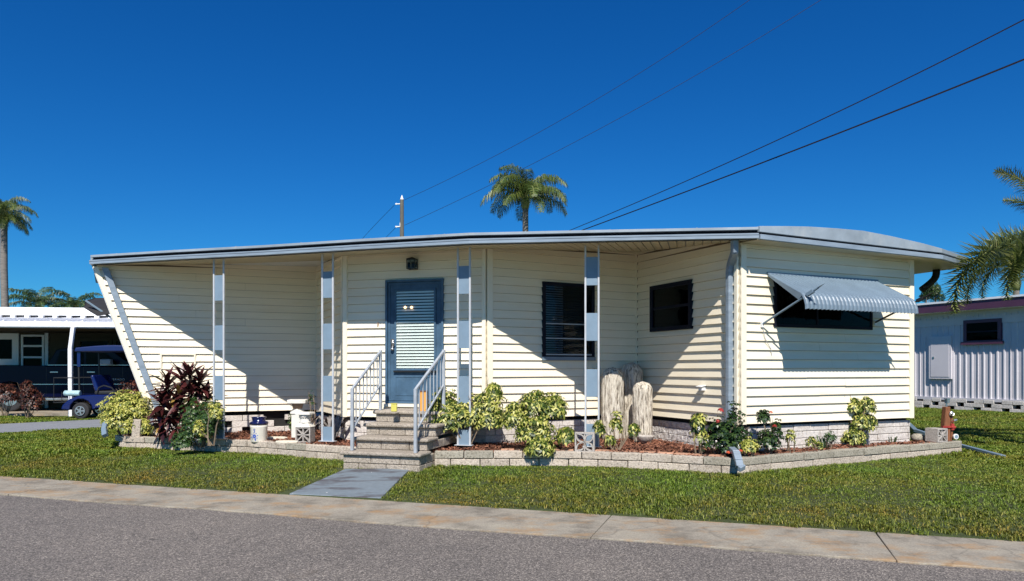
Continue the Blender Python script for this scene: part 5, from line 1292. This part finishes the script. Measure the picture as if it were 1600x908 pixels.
# window
q0=W.sz(1507,499,.04); q1=W.sz(1565,538,.04)
def lrect(x0,x1,y0,y1):
    a,b=W.sz(x0,y0,.04),W.sz(x1,y0,.04); c=W.sz((x0+x1)/2,y1,.04)[1]; d=W.sz((x0+x1)/2,y0,.04)[1]; return min(a[0],b[0]),max(a[0],b[0]),c,d
a0_,a1_,z0_,z1_=lrect(1506,1565,499,537)
e_=win('window',lh); frame(W,(a0_,a1_,z0_,z1_),.10,.075,.08,'window_frame','purple',e_); sheet(W,(a0_+.08,a1_-.08,z0_+.08,z1_-.08),.045,.01,'interior','dark',e_); sheet(W,(a0_+.1,a1_-.1,z0_+.1,z1_-.1),.060,.004,'pane','glassdark',e_)
sheet(W,(a0_+.1,a1_-.1,(z0_+z1_)/2-.02,(z0_+z1_)/2+.02),.07,.01,'rail','navyframe_gapshade',e_); sheet(W,(a0_-.06,a1_+.06,z0_-.02,z0_+.07),.11,.1,'sill','purple',e_)
a0_,a1_,z0_,z1_=lrect(1453,1487.5,525,592)
e_=win('meter_cupboard',lh); sheet(W,(a0_,a1_,z0_,z1_),.09,.09,'cupboard_box','lavender',e_); bevel(sheet(W,(a0_+.06,a1_-.06,z0_+.06,z1_-.05),.10,.012,'cupboard_door','lavender',e_),.006,1); sheet(W,(a0_+.14,a0_+.20,(z0_+z1_)/2-.03,(z0_+z1_)/2+.03),.115,.015,'latch','silver',e_)
# pierced block skirt
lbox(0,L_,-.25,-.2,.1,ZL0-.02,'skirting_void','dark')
for r in range(3):
    x=0; c=0
    while x<L_:
        if (c+r*2)%3:
            lbox(x,min(x+.30,L_),-.14,.05+random.uniform(-.006,.006),.14+r*.12,.14+r*.12+.112,'skirting_block','skirt',lh,.006); x+=.31
        else: x+=.22
        c+=1

# ------------------------------------------------------------------ grass
def grass(n, region, hmin, hmax, wd, per, name, label):
    x,y=region(n); n=len(x); z=np.array([gz(a,b) for a,b in zip(x,y)])-.012
    # blades
    x=np.repeat(x,per)+rng.normal(0,.022,n*per); y=np.repeat(y,per)+rng.normal(0,.018,n*per); z=np.repeat(z,per); N=n*per
    a=rng.uniform(0,6.283,N); patch=.8+.35*np.sin(x*1.3+np.sin(y*2.1))*np.sin(y*1.7+1)+.25*np.sin(x*4.3+y*3.1)*np.sin(y*5.2-x*2); h=rng.uniform(hmin,hmax,N)*np.clip(patch,.45,1.4); lean=rng.uniform(.3,1.3,N)*h; w=rng.uniform(.6,1.2,N)*wd
    dx,dy=np.cos(a),np.sin(a); sx,sy=-dy*w,dx*w
    b0=np.stack([x-sx,y-sy,z],1); b1=np.stack([x+sx,y+sy,z],1)
    m1=np.stack([x+dx*lean*.4+sx,y+dy*lean*.4+sy,z+h*.75],1); m0=np.stack([x+dx*lean*.4-sx,y+dy*lean*.4-sy,z+h*.75],1)
    t0=np.stack([x+dx*lean,y+dy*lean,z+h*.9],1)
    V=np.stack([b0,b1,m1,m0,m0,m1,t0+np.stack([sx,sy,0*sx],1)*.2,t0-np.stack([sx,sy,0*sx],1)*.2],1)
    V=V[:,[0,1,2,3,6,7],:].reshape(-1,3); o=np.arange(N)*6
    F=np.concatenate([np.stack([o,o+1,o+2,o+3],1),np.stack([o+3,o+2,o+4,o+5],1)])
    return tag(fastmesh(name,V,F,'grass'),label,'grass',kind='stuff')
excl=[bedL+[], bedR, [(p.x,p.y) for p in (wk[0],wk[1],wk[2]+Vector((.02,-.3,0)),wk[3]+Vector((-.2,-.3,0)))], [tuple(S(a,b,0)[:2]) for a,b in ((-HW-.05,-.02),(HWR+.05,-.02),(HWR+.05,1.8),(-HW-.05,1.8))], dv,
      [(EL.x+.6,EL.y+.6),(-2.6,11.0),(-.6,11.2),(1.5,10.4),(3,9.7),(6.3,11.4),(3,18),(-9,18)]]
def lawn_region(near, x0,x1,y0,y1):
    def reg(n):
        x=rng.uniform(x0,x1,n); y=rng.uniform(y0,y1,n)
        d=(x-KA.x)*KN.x+(y-KA.y)*KN.y; edge=.012+.03*np.sin(x*7)+.02*np.sin(x*19+1)+.015*np.sin(x*41)
        ok=(d>edge)&(np.abs(x)<y*.82+2.2)
        for P_ in excl: ok&=~inside(P_,x,y)
        return x[ok],y[ok]
    return reg
grass(150000,lawn_region(1,-11.5,12,3.6,12.6),.014,.040,.0036,6,'grass','short dense green turf in front of the house')
grass(48000,lawn_region(1,-17,-5.5,11,19.5),.03,.06,.007,4,'grass','turf strips beside the neighbouring driveway')
grass(52000,lawn_region(1,6.5,17,9,26),.03,.06,.007,4,'grass','turf between the house and the lavender home')
